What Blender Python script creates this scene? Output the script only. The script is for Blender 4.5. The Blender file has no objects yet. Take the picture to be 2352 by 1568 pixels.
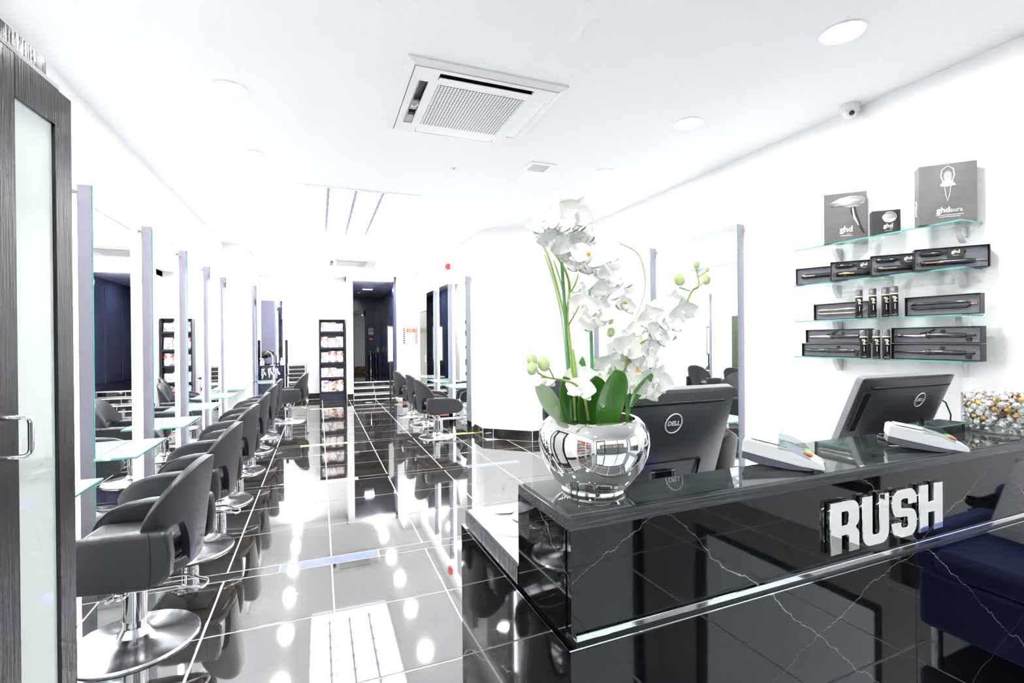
import bpy, bmesh, math, random
from mathutils import Vector, Matrix, Euler
random.seed(7)
D = bpy.data; C = bpy.context.scene; COL = C.collection
PI = math.pi
rad = math.radians

# ------------------------------------------------------------------ camera, world, exposure
CAM_H = 1.415
cam_d = D.cameras.new('camera'); cam = D.objects.new('camera', cam_d); COL.objects.link(cam); C.camera = cam
cam_d.sensor_width = 36; cam_d.lens = 36 * 1132.7 / 2352; cam_d.clip_start = .02; cam_d.clip_end = 200
_yaw, _pit, _rol = 0.373153, -0.003313, -0.0085316
_r = Vector((math.cos(_yaw), -math.sin(_yaw), 0)); _f = Vector((math.sin(_yaw), math.cos(_yaw), 0)); _u = Vector((0, 0, 1))
_F = _f * math.cos(_pit) + _u * math.sin(_pit); _u2 = _u * math.cos(_pit) - _f * math.sin(_pit)
_R = _r * math.cos(_rol) + _u2 * math.sin(_rol); _U = _u2 * math.cos(_rol) - _r * math.sin(_rol)
cam.matrix_world = Matrix(((_R.x, _U.x, -_F.x, 0), (_R.y, _U.y, -_F.y, 0), (_R.z, _U.z, -_F.z, CAM_H), (0, 0, 0, 1)))

W = D.worlds.new('world'); C.world = W; W.use_nodes = True
bg = W.node_tree.nodes['Background']; bg.inputs[0].default_value = (.80, .90, 1.0, 1); bg.inputs[1].default_value = .55
C.view_settings.view_transform = 'Standard'; C.view_settings.look = 'None'
C.view_settings.exposure = 2.42; C.view_settings.gamma = 1.0; C.view_settings.use_curve_mapping = False
C.cycles.use_denoising = True
C.cycles.use_adaptive_sampling = True; C.cycles.adaptive_threshold = .08; C.cycles.adaptive_min_samples = 12
C.cycles.max_bounces = 6; C.cycles.diffuse_bounces = 4; C.cycles.glossy_bounces = 4; C.cycles.transmission_bounces = 6; C.cycles.transparent_max_bounces = 12
C.cycles.sample_clamp_indirect = 8.0
C.cycles.caustics_reflective = True; C.cycles.caustics_refractive = False

LIGHT_DISC = 62.0      # downlight emission
LIGHT_SKY = 1.0        # skylight pane emission
LIGHT_STRIP = 5.0      # led strips behind the mirrors

# ------------------------------------------------------------------ materials
def mat(name, col=(.8, .8, .8), rough=.5, metal=0, ior=1.5, emit=None, es=0, alpha=1, coat=0, sheen=0):
    m = D.materials.new(name); m.use_nodes = True; b = m.node_tree.nodes['Principled BSDF']
    b.inputs['Base Color'].default_value = (*col, 1); b.inputs['Roughness'].default_value = rough
    b.inputs['Metallic'].default_value = metal; b.inputs['IOR'].default_value = ior
    if coat: b.inputs['Coat Weight'].default_value = coat; b.inputs['Coat Roughness'].default_value = .03
    if emit: b.inputs['Emission Color'].default_value = (*emit, 1); b.inputs['Emission Strength'].default_value = es
    return m
def nodes(m): return m.node_tree.nodes, m.node_tree.links, m.node_tree.nodes['Principled BSDF']
def noise_bump(m, scale=60, strength=.1, dist=.002, stretch=(1, 1, 1), detail=3):
    n, l, b = nodes(m); tc = n.new('ShaderNodeTexCoord'); mp = n.new('ShaderNodeMapping'); mp.inputs['Scale'].default_value = stretch
    t = n.new('ShaderNodeTexNoise'); t.inputs['Scale'].default_value = scale; t.inputs['Detail'].default_value = detail
    bp = n.new('ShaderNodeBump'); bp.inputs['Strength'].default_value = strength; bp.inputs['Distance'].default_value = dist
    l.new(tc.outputs['Object'], mp.inputs[0]); l.new(mp.outputs[0], t.inputs[0]); l.new(t.outputs[0], bp.inputs['Height']); l.new(bp.outputs[0], b.inputs['Normal'])
    return m
def noise_col(m, c1, c2, scale=5, stretch=(1, 1, 1), lo=.35, hi=.65, detail=4, coord='Object'):
    n, l, b = nodes(m); tc = n.new('ShaderNodeTexCoord'); mp = n.new('ShaderNodeMapping'); mp.inputs['Scale'].default_value = stretch
    t = n.new('ShaderNodeTexNoise'); t.inputs['Scale'].default_value = scale; t.inputs['Detail'].default_value = detail
    r = n.new('ShaderNodeValToRGB'); r.color_ramp.elements[0].position = lo; r.color_ramp.elements[1].position = hi
    r.color_ramp.elements[0].color = (*c1, 1); r.color_ramp.elements[1].color = (*c2, 1)
    l.new(tc.outputs[coord], mp.inputs[0]); l.new(mp.outputs[0], t.inputs[0]); l.new(t.outputs[0], r.inputs[0]); l.new(r.outputs[0], b.inputs['Base Color'])
    return m
M = {}
M['wall'] = noise_bump(mat('wall_paint', (.93, .935, .94), .55), 180, .05)
M['wall_grey'] = mat('wall_shell', (.8, .81, .82), .7)
M['ceiling'] = noise_bump(mat('ceiling_paint', (.88, .895, .92), .7), 150, .04)
M['tile'] = noise_col(mat('floor_tile', (.03, .026, .023), .035, ior=5.0), (.022, .019, .016), (.045, .038, .032), 3.0)
M['tile_dark'] = noise_col(mat('skirting_tile', (.02, .02, .022), .06, ior=1.9), (.012, .012, .014), (.03, .028, .027), 6)
M['grout'] = noise_bump(mat('grout', (.86, .86, .85), .8), 200, .2)
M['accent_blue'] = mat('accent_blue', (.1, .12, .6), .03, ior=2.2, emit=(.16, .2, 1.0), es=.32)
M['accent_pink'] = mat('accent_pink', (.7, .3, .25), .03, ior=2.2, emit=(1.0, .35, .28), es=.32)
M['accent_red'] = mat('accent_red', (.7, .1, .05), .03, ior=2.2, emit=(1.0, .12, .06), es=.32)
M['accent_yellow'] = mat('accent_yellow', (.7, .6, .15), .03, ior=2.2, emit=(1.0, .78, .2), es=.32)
M['chrome'] = mat('chrome', (.86, .87, .90), .045, 1)
M['chrome_base'] = mat('chrome_base', (.90, .90, .94), .17, 1)
M['chrome_vase'] = mat('chrome_vase', (.93, .92, .90), .015, 1)
M['steel'] = noise_bump(mat('brushed_steel', (.62, .63, .66), .25, 1), 60, .08, .001, (1, 1, 30))
M['mirror'] = mat('mirror_glass', (.93, .95, .955), .0, 1)
M['mirror_smoked'] = mat('mirror_smoked', (.30, .31, .42), .03, 1)
M['mirror_side'] = mat('mirror_side', (.27, .265, .31), .07, 1)
M['bar_grey'] = mat('bar_grey', (.36, .38, .46), .5)
M['mirror_edge'] = mat('mirror_edge', (.05, .30, .27), .1, ior=1.6)
M['led'] = mat('led_strip', (1, 1, 1), .5, emit=(.93, .95, 1), es=LIGHT_STRIP)
M['disc'] = mat('lamp_disc', (1, 1, 1), .5, emit=(1, .98, .96), es=LIGHT_DISC)
M['skypane'] = mat('sky_pane', (.9, .9, .9), .3, emit=(.93, .97, 1), es=LIGHT_SKY)
M['white_plastic'] = mat('white_plastic', (.82, .83, .84), .35)
M['white_metal'] = mat('white_metal', (.85, .86, .88), .3)
M['grey_plastic'] = mat('grey_plastic', (.42, .43, .46), .4)
M['black_plastic'] = mat('black_plastic', (.012, .012, .014), .35)
M['black_gloss'] = mat('black_gloss', (.008, .008, .010), .04, ior=1.7)
M['leather'] = noise_bump(mat('leather', (.013, .016, .025), .38, ior=1.8), 300, .12, .0006)
M['leather_black'] = noise_bump(mat('leather_black', (.006, .006, .008), .34, ior=1.8), 300, .12, .0006)
M['leather_light'] = noise_bump(mat('leather_light', (.30, .30, .30), .42), 300, .1, .0006)
M['piping'] = mat('piping', (.03, .03, .035), .3)
wood = mat('black_wood', (.02, .02, .025), .24, ior=1.55)
noise_col(wood, (.002, .002, .004), (.018, .018, .024), 9, (22, 22, .8), .4, .68, 6)
n, l, b = nodes(wood); _t = [q for q in n if q.type == 'TEX_NOISE'][0]; _bp = n.new('ShaderNodeBump'); _bp.inputs['Strength'].default_value = .5; _bp.inputs['Distance'].default_value = .003
l.new(_t.outputs[0], _bp.inputs['Height']); l.new(_bp.outputs[0], b.inputs['Normal'])
M['wood'] = wood
woodh = mat('black_wood_long', (.03, .03, .035), .25, ior=1.7)
noise_col(woodh, (.012, .012, .016), (.075, .075, .085), 7, (1.0, 30, 40), .4, .66, 6); M['wood_h'] = woodh
M['frosted'] = mat('frosted_glass', (.66, .73, .71), .05, ior=1.9)
M['glass_table'] = mat('glass_table', (.60, .69, .66), .03, ior=1.6)
M['glass_edge'] = mat('glass_edge', (.10, .40, .37), .08, ior=1.6)
M['counter_glass'] = noise_col(mat('counter_glass', (.02, .03, .03), .03, ior=2.7), (.012, .022, .020), (.05, .065, .06), 14)
M['worktop_reflect'] = mat('worktop_glass', (.84, .87, .88), .02, ior=1.7)  # white base paints in the wall mirrored in the worktop glass

def marble():
    m = mat('black_marble', (.01, .01, .012), .03, ior=1.5); n, l, b = nodes(m)
    tc = n.new('ShaderNodeTexCoord')
    dis = n.new('ShaderNodeTexNoise'); dis.inputs['Scale'].default_value = 7; dis.inputs['Detail'].default_value = 7; dis.inputs['Roughness'].default_value = .62
    l.new(tc.outputs['Object'], dis.inputs[0])
    sub = n.new('ShaderNodeVectorMath'); sub.operation = 'SUBTRACT'; l.new(dis.outputs['Color'], sub.inputs[0]); sub.inputs[1].default_value = (.5, .5, .5)
    sc = n.new('ShaderNodeVectorMath'); sc.operation = 'SCALE'; sc.inputs['Scale'].default_value = .075; l.new(sub.outputs[0], sc.inputs[0])
    ad = n.new('ShaderNodeVectorMath'); ad.operation = 'ADD'; l.new(tc.outputs['Object'], ad.inputs[0]); l.new(sc.outputs[0], ad.inputs[1])
    fade = n.new('ShaderNodeTexNoise'); fade.inputs['Scale'].default_value = 3.0; l.new(tc.outputs['Object'], fade.inputs[0])
    total = None
    # two sets of long diagonal veins
    for (vx, vy, vz), off, per, wd, gain in (((.80, .45, 1.0), .13, .46, .0022, .6), ((-.42, -.60, 1.0), .05, .52, .0016, .35)):
        dot = n.new('ShaderNodeVectorMath'); dot.operation = 'DOT_PRODUCT'; l.new(ad.outputs[0], dot.inputs[0]); dot.inputs[1].default_value = (vx, vy, vz)
        a = n.new('ShaderNodeMath'); a.operation = 'ADD'; l.new(dot.outputs['Value'], a.inputs[0]); a.inputs[1].default_value = off + 10 * per
        w = n.new('ShaderNodeMath'); w.operation = 'PINGPONG'; l.new(a.outputs[0], w.inputs[0]); w.inputs[1].default_value = per / 2
        mr = n.new('ShaderNodeMapRange'); mr.inputs['From Min'].default_value = 0; mr.inputs['From Max'].default_value = wd; mr.inputs['To Min'].default_value = gain; mr.inputs['To Max'].default_value = 0
        l.new(w.outputs[0], mr.inputs['Value'])
        if total is None: total = mr.outputs[0]
        else:
            mx = n.new('ShaderNodeMath'); mx.operation = 'MAXIMUM'; l.new(total, mx.inputs[0]); l.new(mr.outputs[0], mx.inputs[1]); total = mx.outputs[0]
    fr = n.new('ShaderNodeMapRange'); fr.inputs['From Min'].default_value = .42; fr.inputs['From Max'].default_value = .62; l.new(fade.outputs[0], fr.inputs['Value'])
    mu = n.new('ShaderNodeMath'); mu.operation = 'MULTIPLY'; l.new(total, mu.inputs[0]); l.new(fr.outputs[0], mu.inputs[1])
    mix = n.new('ShaderNodeMix'); mix.data_type = 'RGBA'; l.new(mu.outputs[0], mix.inputs[0]); mix.inputs[6].default_value = (.0015, .0018, .003, 1); mix.inputs[7].default_value = (.85, .84, .82, 1)
    l.new(mix.outputs[2], b.inputs['Base Color'])
    return m
M['marble'] = marble()

def clear_glass(name, tint=(.97, .99, .985), refl=1.0, ior=1.45):
    m = D.materials.new(name); m.use_nodes = True; n = m.node_tree.nodes; l = m.node_tree.links; n.remove(n['Principled BSDF'])
    out = n['Material Output']; tr = n.new('ShaderNodeBsdfTransparent'); tr.inputs[0].default_value = (*tint, 1)
    gl = n.new('ShaderNodeBsdfGlossy'); gl.inputs['Roughness'].default_value = .01; gl.inputs[0].default_value = (refl, refl, refl, 1)
    fr = n.new('ShaderNodeFresnel'); mx = n.new('ShaderNodeMixShader')
    geo = n.new('ShaderNodeNewGeometry'); mr = n.new('ShaderNodeMapRange'); mr.inputs['To Min'].default_value = ior; mr.inputs['To Max'].default_value = 1/ior; l.new(geo.outputs['Backfacing'], mr.inputs['Value']); l.new(mr.outputs[0], fr.inputs[0])
    l.new(fr.outputs[0], mx.inputs[0]); l.new(tr.outputs[0], mx.inputs[1]); l.new(gl.outputs[0], mx.inputs[2]); l.new(mx.outputs[0], out.inputs[0])
    return m
M['glass'] = clear_glass('clear_glass'); M['shelf_glass'] = clear_glass('shelf_glass', (.90, .965, .955)); M['shield'] = clear_glass('smoked_shield', (.72, .76, .77))
M['box_grey'] = noise_col(mat('box_card', (.17, .17, .17), .4), (.14, .137, .135), (.19, .187, .184), 4)
M['box_side'] = mat('box_side', (.40, .39, .41), .35)
M['box_dark'] = mat('box_dark', (.035, .037, .045), .4)
M['tray'] = mat('tray_black', (.010, .010, .012), .35)
M['foam'] = mat('foam_grey', (.17, .175, .21), .5)
M['iron'] = mat('iron_black', (.02, .02, .024), .14, ior=1.8)
M['iron_silver'] = mat('iron_silver', (.62, .58, .52), .12, 1)
M['gold'] = mat('gold', (.95, .70, .28), .15, 1)
M['gold_band'] = mat('gold_band', (.95, .85, .55), .3, .5)
M['print_white'] = mat('print_white', (.88, .88, .86), .5)
M['print_cream'] = mat('print_cream', (.95, .90, .70), .5)
M['print_grey'] = mat('print_grey', (.45, .43, .45), .5)
M['can'] = noise_col(mat('can_black', (.03, .03, .04), .25), (.015, .015, .02), (.16, .12, .17), 22, (1, 1, .6), .52, .72)
M['can_cap'] = mat('can_cap', (.20, .19, .21), .15, .6)
M['petal'] = noise_col(mat('petal', (.95, .95, .93), .5), (.97, .97, .96), (.90, .92, .86), 25)
M['lip'] = mat('flower_lip', (.95, .50, .08), .5)
M['stem'] = noise_col(mat('flower_stem', (.30, .45, .10), .45), (.20, .36, .07), (.46, .56, .16), 30)
M['stake'] = mat('stake_green', (.12, .32, .14), .4)
M['blade'] = mat('grass_blade', (.40, .62, .16), .45)
M['blade_pale'] = mat('grass_pale', (.62, .72, .50), .45)
M['bud'] = noise_col(mat('flower_bud', (.42, .62, .22), .45), (.34, .56, .16), (.66, .76, .42), 18)
lf = mat('orchid_leaf', (.06, .26, .04), .22, ior=1.6); noise_col(lf, (.03, .16, .02), (.14, .40, .06), 5, (3, 3, .7), .3, .7); M['leaf'] = lf
M['moss'] = noise_bump(mat('moss', (.05, .04, .02), .9), 80, .6, .01)
M['red'] = mat('red_plastic', (.80, .04, .05), .35)
M['key_red'] = mat('key_red', (.85, .18, .10), .4); M['key_yellow'] = mat('key_yellow', (.9, .72, .15), .4); M['key_green'] = mat('key_green', (.10, .60, .22), .4)
M['terminal'] = mat('terminal_white', (.74, .76, .78), .3); M['terminal_dark'] = mat('terminal_dark', (.10, .11, .15), .35)
M['screen_back'] = mat('monitor_shell', (.045, .048, .062), .36, ior=1.8)
M['frame_lit'] = mat('frame_lit', (.28, .28, .31), .3)  # lighter than the shell: paints in the light on the top edge
M['blue_led'] = mat('blue_led', (.1, .1, .9), .4, emit=(.12, .12, 1), es=4)
M['navy'] = mat('navy_lacquer', (.010, .018, .06), .08, ior=1.9)
M['corridor'] = mat('corridor_panel', (.085, .10, .18), .2, ior=1.5)
M['corridor_wall'] = mat('corridor_wall', (.50, .52, .66), .6)
M['corridor_fill'] = mat('corridor_fill', (.8, .8, .9), .5, emit=(.8, .85, 1), es=34)  # glow added to brighten the corridor; the fitting itself looks unlit
M['rack'] = mat('rack_lacquer', (.03, .035, .055), .2, ior=1.6)
M['rack_back'] = mat('rack_back', (.10, .11, .16), .3)
M['olive'] = mat('olive_door', (.10, .12, .07), .3)
M['velvet'] = mat('sofa_velvet', (.012, .025, .11), .45); n, l, b = nodes(M['velvet']); b.inputs['Sheen Weight'].default_value = .8; b.inputs['Sheen Tint'].default_value = (.3, .45, 1, 1)
M['fur'] = noise_bump(mat('fur', (.02, .02, .026), .8), 60, 1, .03)
M['cushion'] = noise_bump(mat('cushion_lace', (.78, .78, .82), .7), 30, 1, .01)
M['asphalt'] = mat('pavement', (.035, .036, .045), .9)
M['brick'] = noise_col(mat('far_brick', (.3, .17, .1), .9), (.12, .065, .035), (.22, .13, .07), 8)
M['hedge'] = noise_bump(noise_col(mat('hedge', (.05, .12, .04), .9), (.02, .07, .02), (.12, .25, .06), 9), 20, 1, .1)

# ------------------------------------------------------------------ mesh helpers
class MB:
    def __init__(s): s.v = []; s.f = []; s.m = []
    def add(s, vs, fs, mi=0, T=None):
        o = len(s.v)
        for p in vs:
            p = Vector(p); s.v.append(T @ p if T is not None else p)
        for f in fs: s.f.append([i + o for i in f]); s.m.append(mi)
        return s
    def box(s, x0, x1, y0, y1, z0, z1, mi=0, T=None, faces_mi=None):
        vs = [(x0, y0, z0), (x1, y0, z0), (x1, y1, z0), (x0, y1, z0), (x0, y0, z1), (x1, y0, z1), (x1, y1, z1), (x0, y1, z1)]
        fs = [(0, 3, 2, 1), (4, 5, 6, 7), (0, 1, 5, 4), (1, 2, 6, 5), (2, 3, 7, 6), (3, 0, 4, 7)]
        o = len(s.v); s.add(vs, fs, mi, T)
        if faces_mi:
            for k, v in faces_mi.items(): s.m[len(s.m) - 6 + k] = v
        return s
    def lathe(s, prof, n=32, mi=0, T=None, cap=True):
        vs = []; fs = []
        for (r, z) in prof:
            for i in range(n):
                a = 2 * PI * i / n; vs.append((r * math.cos(a), r * math.sin(a), z))
        for k in range(len(prof) - 1):
            for i in range(n):
                j = (i + 1) % n; fs.append((k * n + i, k * n + j, (k + 1) * n + j, (k + 1) * n + i))
        if cap:
            fs.append(tuple(range(n - 1, -1, -1))); fs.append(tuple((len(prof) - 1) * n + i for i in range(n)))
        return s.add(vs, fs, mi, T)
    def cyl(s, r, z0, z1, n=24, mi=0, T=None): return s.lathe([(r, z0), (r, z1)], n, mi, T)
    def prism(s, poly, z0, z1, mi=0, T=None):
        n = len(poly); vs = [(x, y, z0) for x, y in poly] + [(x, y, z1) for x, y in poly]
        fs = [tuple(range(n - 1, -1, -1)), tuple(range(n, 2 * n))] + [(i, (i + 1) % n, n + (i + 1) % n, n + i) for i in range(n)]
        return s.add(vs, fs, mi, T)
    def tube(s, pts, r, n=8, mi=0, T=None, closed=False):
        pts = [Vector(p) for p in pts]; N = len(pts); rr = r if isinstance(r, (list, tuple)) else [r] * N
        vs = []; fs = []; up = None
        for i, p in enumerate(pts):
            if closed: t = (pts[(i + 1) % N] - pts[i - 1])
            else: t = pts[min(i + 1, N - 1)] - pts[max(i - 1, 0)]
            t.normalize()
            if up is None: up = Vector((0, 0, 1)) if abs(t.z) < .9 else Vector((1, 0, 0))
            a = t.cross(up); a.normalize(); b_ = a.cross(t); up = b_
            for k in range(n):
                th = 2 * PI * k / n; vs.append(p + (a * math.cos(th) + b_ * math.sin(th)) * rr[i])
        R = N if closed else N - 1
        for i in range(R):
            i2 = (i + 1) % N
            for k in range(n):
                k2 = (k + 1) % n; fs.append((i * n + k, i * n + k2, i2 * n + k2, i2 * n + k))
        if not closed:
            fs.append(tuple(range(n - 1, -1, -1))); fs.append(tuple((N - 1) * n + k for k in range(n)))
        return s.add(vs, fs, mi, T)
    def grid(s, fn, nu, nv, mi=0, closed_u=False):
        vs = [fn(u / nu if closed_u else u / (nu - 1), v / (nv - 1)) for v in range(nv) for u in range(nu)]; fs = []
        for v in range(nv - 1):
            for u in range(nu if closed_u else nu - 1):
                u2 = (u + 1) % nu; fs.append((v * nu + u, v * nu + u2, (v + 1) * nu + u2, (v + 1) * nu + u))
        return s.add(vs, fs, mi)
    def sphere(s, c, r, nu=12, nv=8, mi=0, T=None):
        r = r if isinstance(r, (tuple, list)) else (r, r, r); vs = []; fs = []
        for j in range(1, nv):
            th = PI * j / nv
            for i in range(nu):
                a = 2 * PI * i / nu; vs.append((c[0] + r[0] * math.sin(th) * math.cos(a), c[1] + r[1] * math.sin(th) * math.sin(a), c[2] - r[2] * math.cos(th)))
        b0 = len(vs); vs.append((c[0], c[1], c[2] - r[2])); vs.append((c[0], c[1], c[2] + r[2]))
        for j in range(nv - 2):
            for i in range(nu):
                k = (i + 1) % nu; fs.append((j * nu + i, j * nu + k, (j + 1) * nu + k, (j + 1) * nu + i))
        for i in range(nu):
            k = (i + 1) % nu; fs.append((b0, k, i)); fs.append((b0 + 1, (nv - 2) * nu + i, (nv - 2) * nu + k))
        return s.add(vs, fs, mi, T)
    def mesh(s, name, mats, smooth=None):
        me = D.meshes.new(name); me.from_pydata([tuple(v) for v in s.v], [], s.f)
        for m_ in (mats if isinstance(mats, (list, tuple)) else [mats]): me.materials.append(M[m_] if isinstance(m_, str) else m_)
        me.polygons.foreach_set('material_index', s.m)
        bm = bmesh.new(); bm.from_mesh(me); bmesh.ops.recalc_face_normals(bm, faces=bm.faces); bm.to_mesh(me); bm.free()
        if smooth is not None:
            me.polygons.foreach_set('use_smooth', [True] * len(me.polygons)); me.set_sharp_from_angle(angle=rad(smooth))
        me.update(); return me
    def build(s, name, mats, parent=None, smooth=None, bevel=0, seg=2, loc=None, solid=0, sub=0):
        o = D.objects.new(name, s.mesh(name, mats, smooth)); COL.objects.link(o)
        if parent is not None: o.parent = parent
        if loc is not None: o.location = loc
        if solid: q = o.modifiers.new('s', 'SOLIDIFY'); q.thickness = solid; q.offset = 0
        if bevel:
            q = o.modifiers.new('b', 'BEVEL'); q.width = bevel; q.segments = seg; q.limit_method = 'ANGLE'; q.angle_limit = rad(40)
            if smooth is None:
                o.data.polygons.foreach_set('use_smooth', [True] * len(o.data.polygons)); q.harden_normals = True
        if sub: q = o.modifiers.new('u', 'SUBSURF'); q.levels = sub; q.render_levels = sub
        return o
def TR(x=0, y=0, z=0, rx=0, ry=0, rz=0, s=1): return Matrix.Translation((x, y, z)) @ Euler((rx, ry, rz)).to_matrix().to_4x4() @ Matrix.Scale(s, 4)
def tag(o, label, cat, group=None, kind=None):
    if label: o['label'] = label
    if cat: o['category'] = cat
    if group: o['group'] = group
    if kind: o['kind'] = kind
    return o
def thing(name, label, cat, loc=(0, 0, 0), rz=0, group=None, rot=None):
    o = D.objects.new(name, None); COL.objects.link(o); o.location = loc; o.rotation_euler = rot if rot else (0, 0, rz); o.empty_display_size = .05
    return tag(o, label, cat, group)
def struct(name, mb, mats, **k):
    o = mb.build(name, mats, **k); o['kind'] = 'structure'; return o
def piece(name, mesh, parent, loc=(0, 0, 0), rot=(0, 0, 0), scale=None):
    o = D.objects.new(name, mesh); COL.objects.link(o); o.parent = parent; o.location = loc; o.rotation_euler = rot
    if scale: o.scale = scale
    return o
def dup(root, loc, rz=0, label=None, group=None, rot=None):
    r = root.copy(); COL.objects.link(r); r.location = loc; r.rotation_euler = rot if rot else (0, 0, rz)
    if label: r['label'] = label
    if group: r['group'] = group
    for ch in list(root.children):
        c = ch.copy(); COL.objects.link(c); c.parent = r
        for g in list(ch.children):
            d = g.copy(); COL.objects.link(d); d.parent = c
    return r
def curve_mesh(name, outlines, depth, bev, m):
    cu = D.curves.new(name, 'CURVE'); cu.dimensions = '2D'; cu.fill_mode = 'BOTH'; cu.extrude = depth / 2; cu.bevel_depth = bev; cu.bevel_resolution = 1
    for o_ in outlines:
        sp = cu.splines.new('POLY'); sp.points.add(len(o_) - 1); sp.use_cyclic_u = True
        for i, (x, y) in enumerate(o_): sp.points[i].co = (x, y, 0, 1)
    return to_mesh(cu, name, m)
def to_mesh(cu, name, m):
    t = D.objects.new('tmp', cu); COL.objects.link(t); dg = bpy.context.evaluated_depsgraph_get()
    me = D.meshes.new_from_object(t.evaluated_get(dg)); me.name = name; D.objects.remove(t); me.materials.clear(); me.materials.append(M[m]); return me
_tc = {}
def text_mesh(s, size, m, ext=.0004, bold=0.0, shear=0, space=1.0):
    k = (s, size, m, ext, bold)
    if k not in _tc:
        cu = D.curves.new('lettering', 'FONT'); cu.body = s; cu.size = size; cu.extrude = ext; cu.offset = bold; cu.align_x = 'CENTER'; cu.align_y = 'CENTER'; cu.resolution_u = 3; cu.space_character = space
        _tc[k] = to_mesh(cu, 'lettering', m)
    return _tc[k]
def rpoly(x0, x1, y0, y1, r, n=5):
    out = []
    for cx, cy, a0 in ((x1 - r, y1 - r, 0), (x0 + r, y1 - r, 90), (x0 + r, y0 + r, 180), (x1 - r, y0 + r, 270)):
        for i in range(n + 1): a = rad(a0 + 90 * i / n); out.append((cx + r * math.cos(a), cy + r * math.sin(a)))
    return out
exec_parts = []
# ------------------------------------------------------------------ setting
H = 3.0
# grout bed and tiles
mb = MB().box(-2.3, 3.6, -2.7, 13.3, -.12, -.003)
floor = struct('floor', mb, 'grout')
_tm = {}
def tile_mesh(w, d, m='tile', t=.006):
    k = (round(w, 3), round(d, 3), m, t)
    if k not in _tm:
        q = MB(); c = .0015
        vs = [(-w/2, -d/2, -t), (w/2, -d/2, -t), (w/2, d/2, -t), (-w/2, d/2, -t)]
        vs += [(-w/2, -d/2, -c), (w/2, -d/2, -c), (w/2, d/2, -c), (-w/2, d/2, -c)]
        vs += [(-w/2 + c, -d/2 + c, 0), (w/2 - c, -d/2 + c, 0), (w/2 - c, d/2 - c, 0), (-w/2 + c, d/2 - c, 0)]
        fs = [(0, 3, 2, 1), (8, 9, 10, 11)] + [(i, (i + 1) % 4, 4 + (i + 1) % 4, 4 + i) for i in range(4)] + [(4 + i, 4 + (i + 1) % 4, 8 + (i + 1) % 4, 8 + i) for i in range(4)]
        q.add(vs, fs); _tm[k] = q.mesh('tile', m)
    return _tm[k]
G = .0095
GX = [.063 + .6 * k for k in range(-4, 7)]
def inside(x0, x1, y0, y1):
    xc = (x0 + x1) / 2; yc = (y0 + y1) / 2
    if yc < 9: lo = -1.415
    elif yc < 11.05: lo = -1.115
    else: lo = -2.2
    if yc > 11.65: hi = 1.8
    elif yc > 6.5: hi = 2.2 if yc > 6.78 else 2.75
    else: hi = 3.48
    if yc > 12.45 and xc > .6: return None
    x0 = max(x0, lo); x1 = min(x1, hi); y1 = min(y1, 13.0); y0 = max(y0, -2.6)
    return (x0, x1, y0, y1) if x1 - x0 > .03 and y1 - y0 > .03 else None
def lay(x0, x1, y0, y1, m='tile', nm='tile'):
    r = inside(x0, x1, y0, y1)
    if not r: return
    x0, x1, y0, y1 = r
    piece(nm, tile_mesh(x1 - x0 - G, y1 - y0 - G, m), floor, ((x0 + x1) / 2, (y0 + y1) / 2, random.uniform(-.0003, .0003)))
ACC = {3.40: [(-.24, .36, 'accent_blue')], 5.31: [(-.24, .36, 'accent_pink'), (1.54, 2.15, 'accent_blue')], 7.25: [(-.24, .36, 'accent_yellow'), (1.87, 2.2, 'accent_yellow')],
       9.19: [(1.58, 2.2, 'accent_red')], 11.12: [(1.58, 2.02, 'accent_red'), (-.18, .45, 'accent_yellow')]}
SC = [3.40 + 1.93 * k for k in range(-3, 6)]
for sc in SC:
    key = min(ACC, key=lambda k: abs(k - sc)); acc = ACC[key] if abs(key - sc) < .1 else []
    yy = sc + .056
    for j in range(3):
        yb = yy + (1.93 - .112) * (j + 1) / 3; ya = yy + (1.93 - .112) * j / 3
        for i in range(len(GX) - 1): lay(GX[i], GX[i + 1], ya, yb)
    # accent strip course
    cuts = sorted({-1.74, 3.66} | {a for s_ in acc for a in s_[:2]})
    xs = [-1.415]
    pos = -1.74
    segs = []
    for a, b_ in zip(cuts[:-1], cuts[1:]):
        m_ = next((s_[2] for s_ in acc if abs(s_[0] - a) < .01), None)
        if m_: segs.append((a, b_, m_))
        else:
            k = max(1, round((b_ - a) / 1.2)); segs += [(a + (b_ - a) * q / k, a + (b_ - a) * (q + 1) / k, None) for q in range(k)]
    for a, b_, m_ in segs: lay(a, b_, sc - .056, sc + .056, m_ or 'tile', 'accent_tile' if m_ else 'strip_tile')

def wall(name, x0, x1, y0, y1, z0=-.1, z1=H, m='wall'): return struct(name, MB().box(x0, x1, y0, y1, z0, z1), m)
wall('wall_left', -1.60, -1.415, -2.75, 9.0)
wall('wall_left', -1.60, -1.115, 9.0, 11.05)
wall('wall_left', -2.35, -1.60, 10.9, 11.05)
wall('wall_left', -2.35, -2.2, 11.05, 13.2)
wall('wall_back', -2.2, .62, 13.05, 13.2)
wall('wall_back', .62, .77, 12.45, 13.2)
wall('wall_back', .77, 1.74, 12.45, 12.6, 2.88, H)
wall('wall_right', 1.80, 2.35, 11.65, 12.6)
wall('wall_right', 2.20, 2.35, 6.781, 11.65)
struct('wall_right', MB().prism([(2.2, 6.78), (2.75, 6.28), (3.62, 6.28), (3.62, 6.9), (2.349, 6.9), (2.349, 6.779)], -.1, H), 'wall')
# near right wall with a window towards the street end
q = MB().box(3.48, 3.62, -.45, 6.28, -.1, H); q.box(3.48, 3.62, -2.75, -2.1, -.1, H); q.box(3.48, 3.62, -2.1, -.45, -.1, .35); q.box(3.48, 3.62, -2.1, -.45, 2.5, H)
struct('wall_right', q, 'wall')
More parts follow.
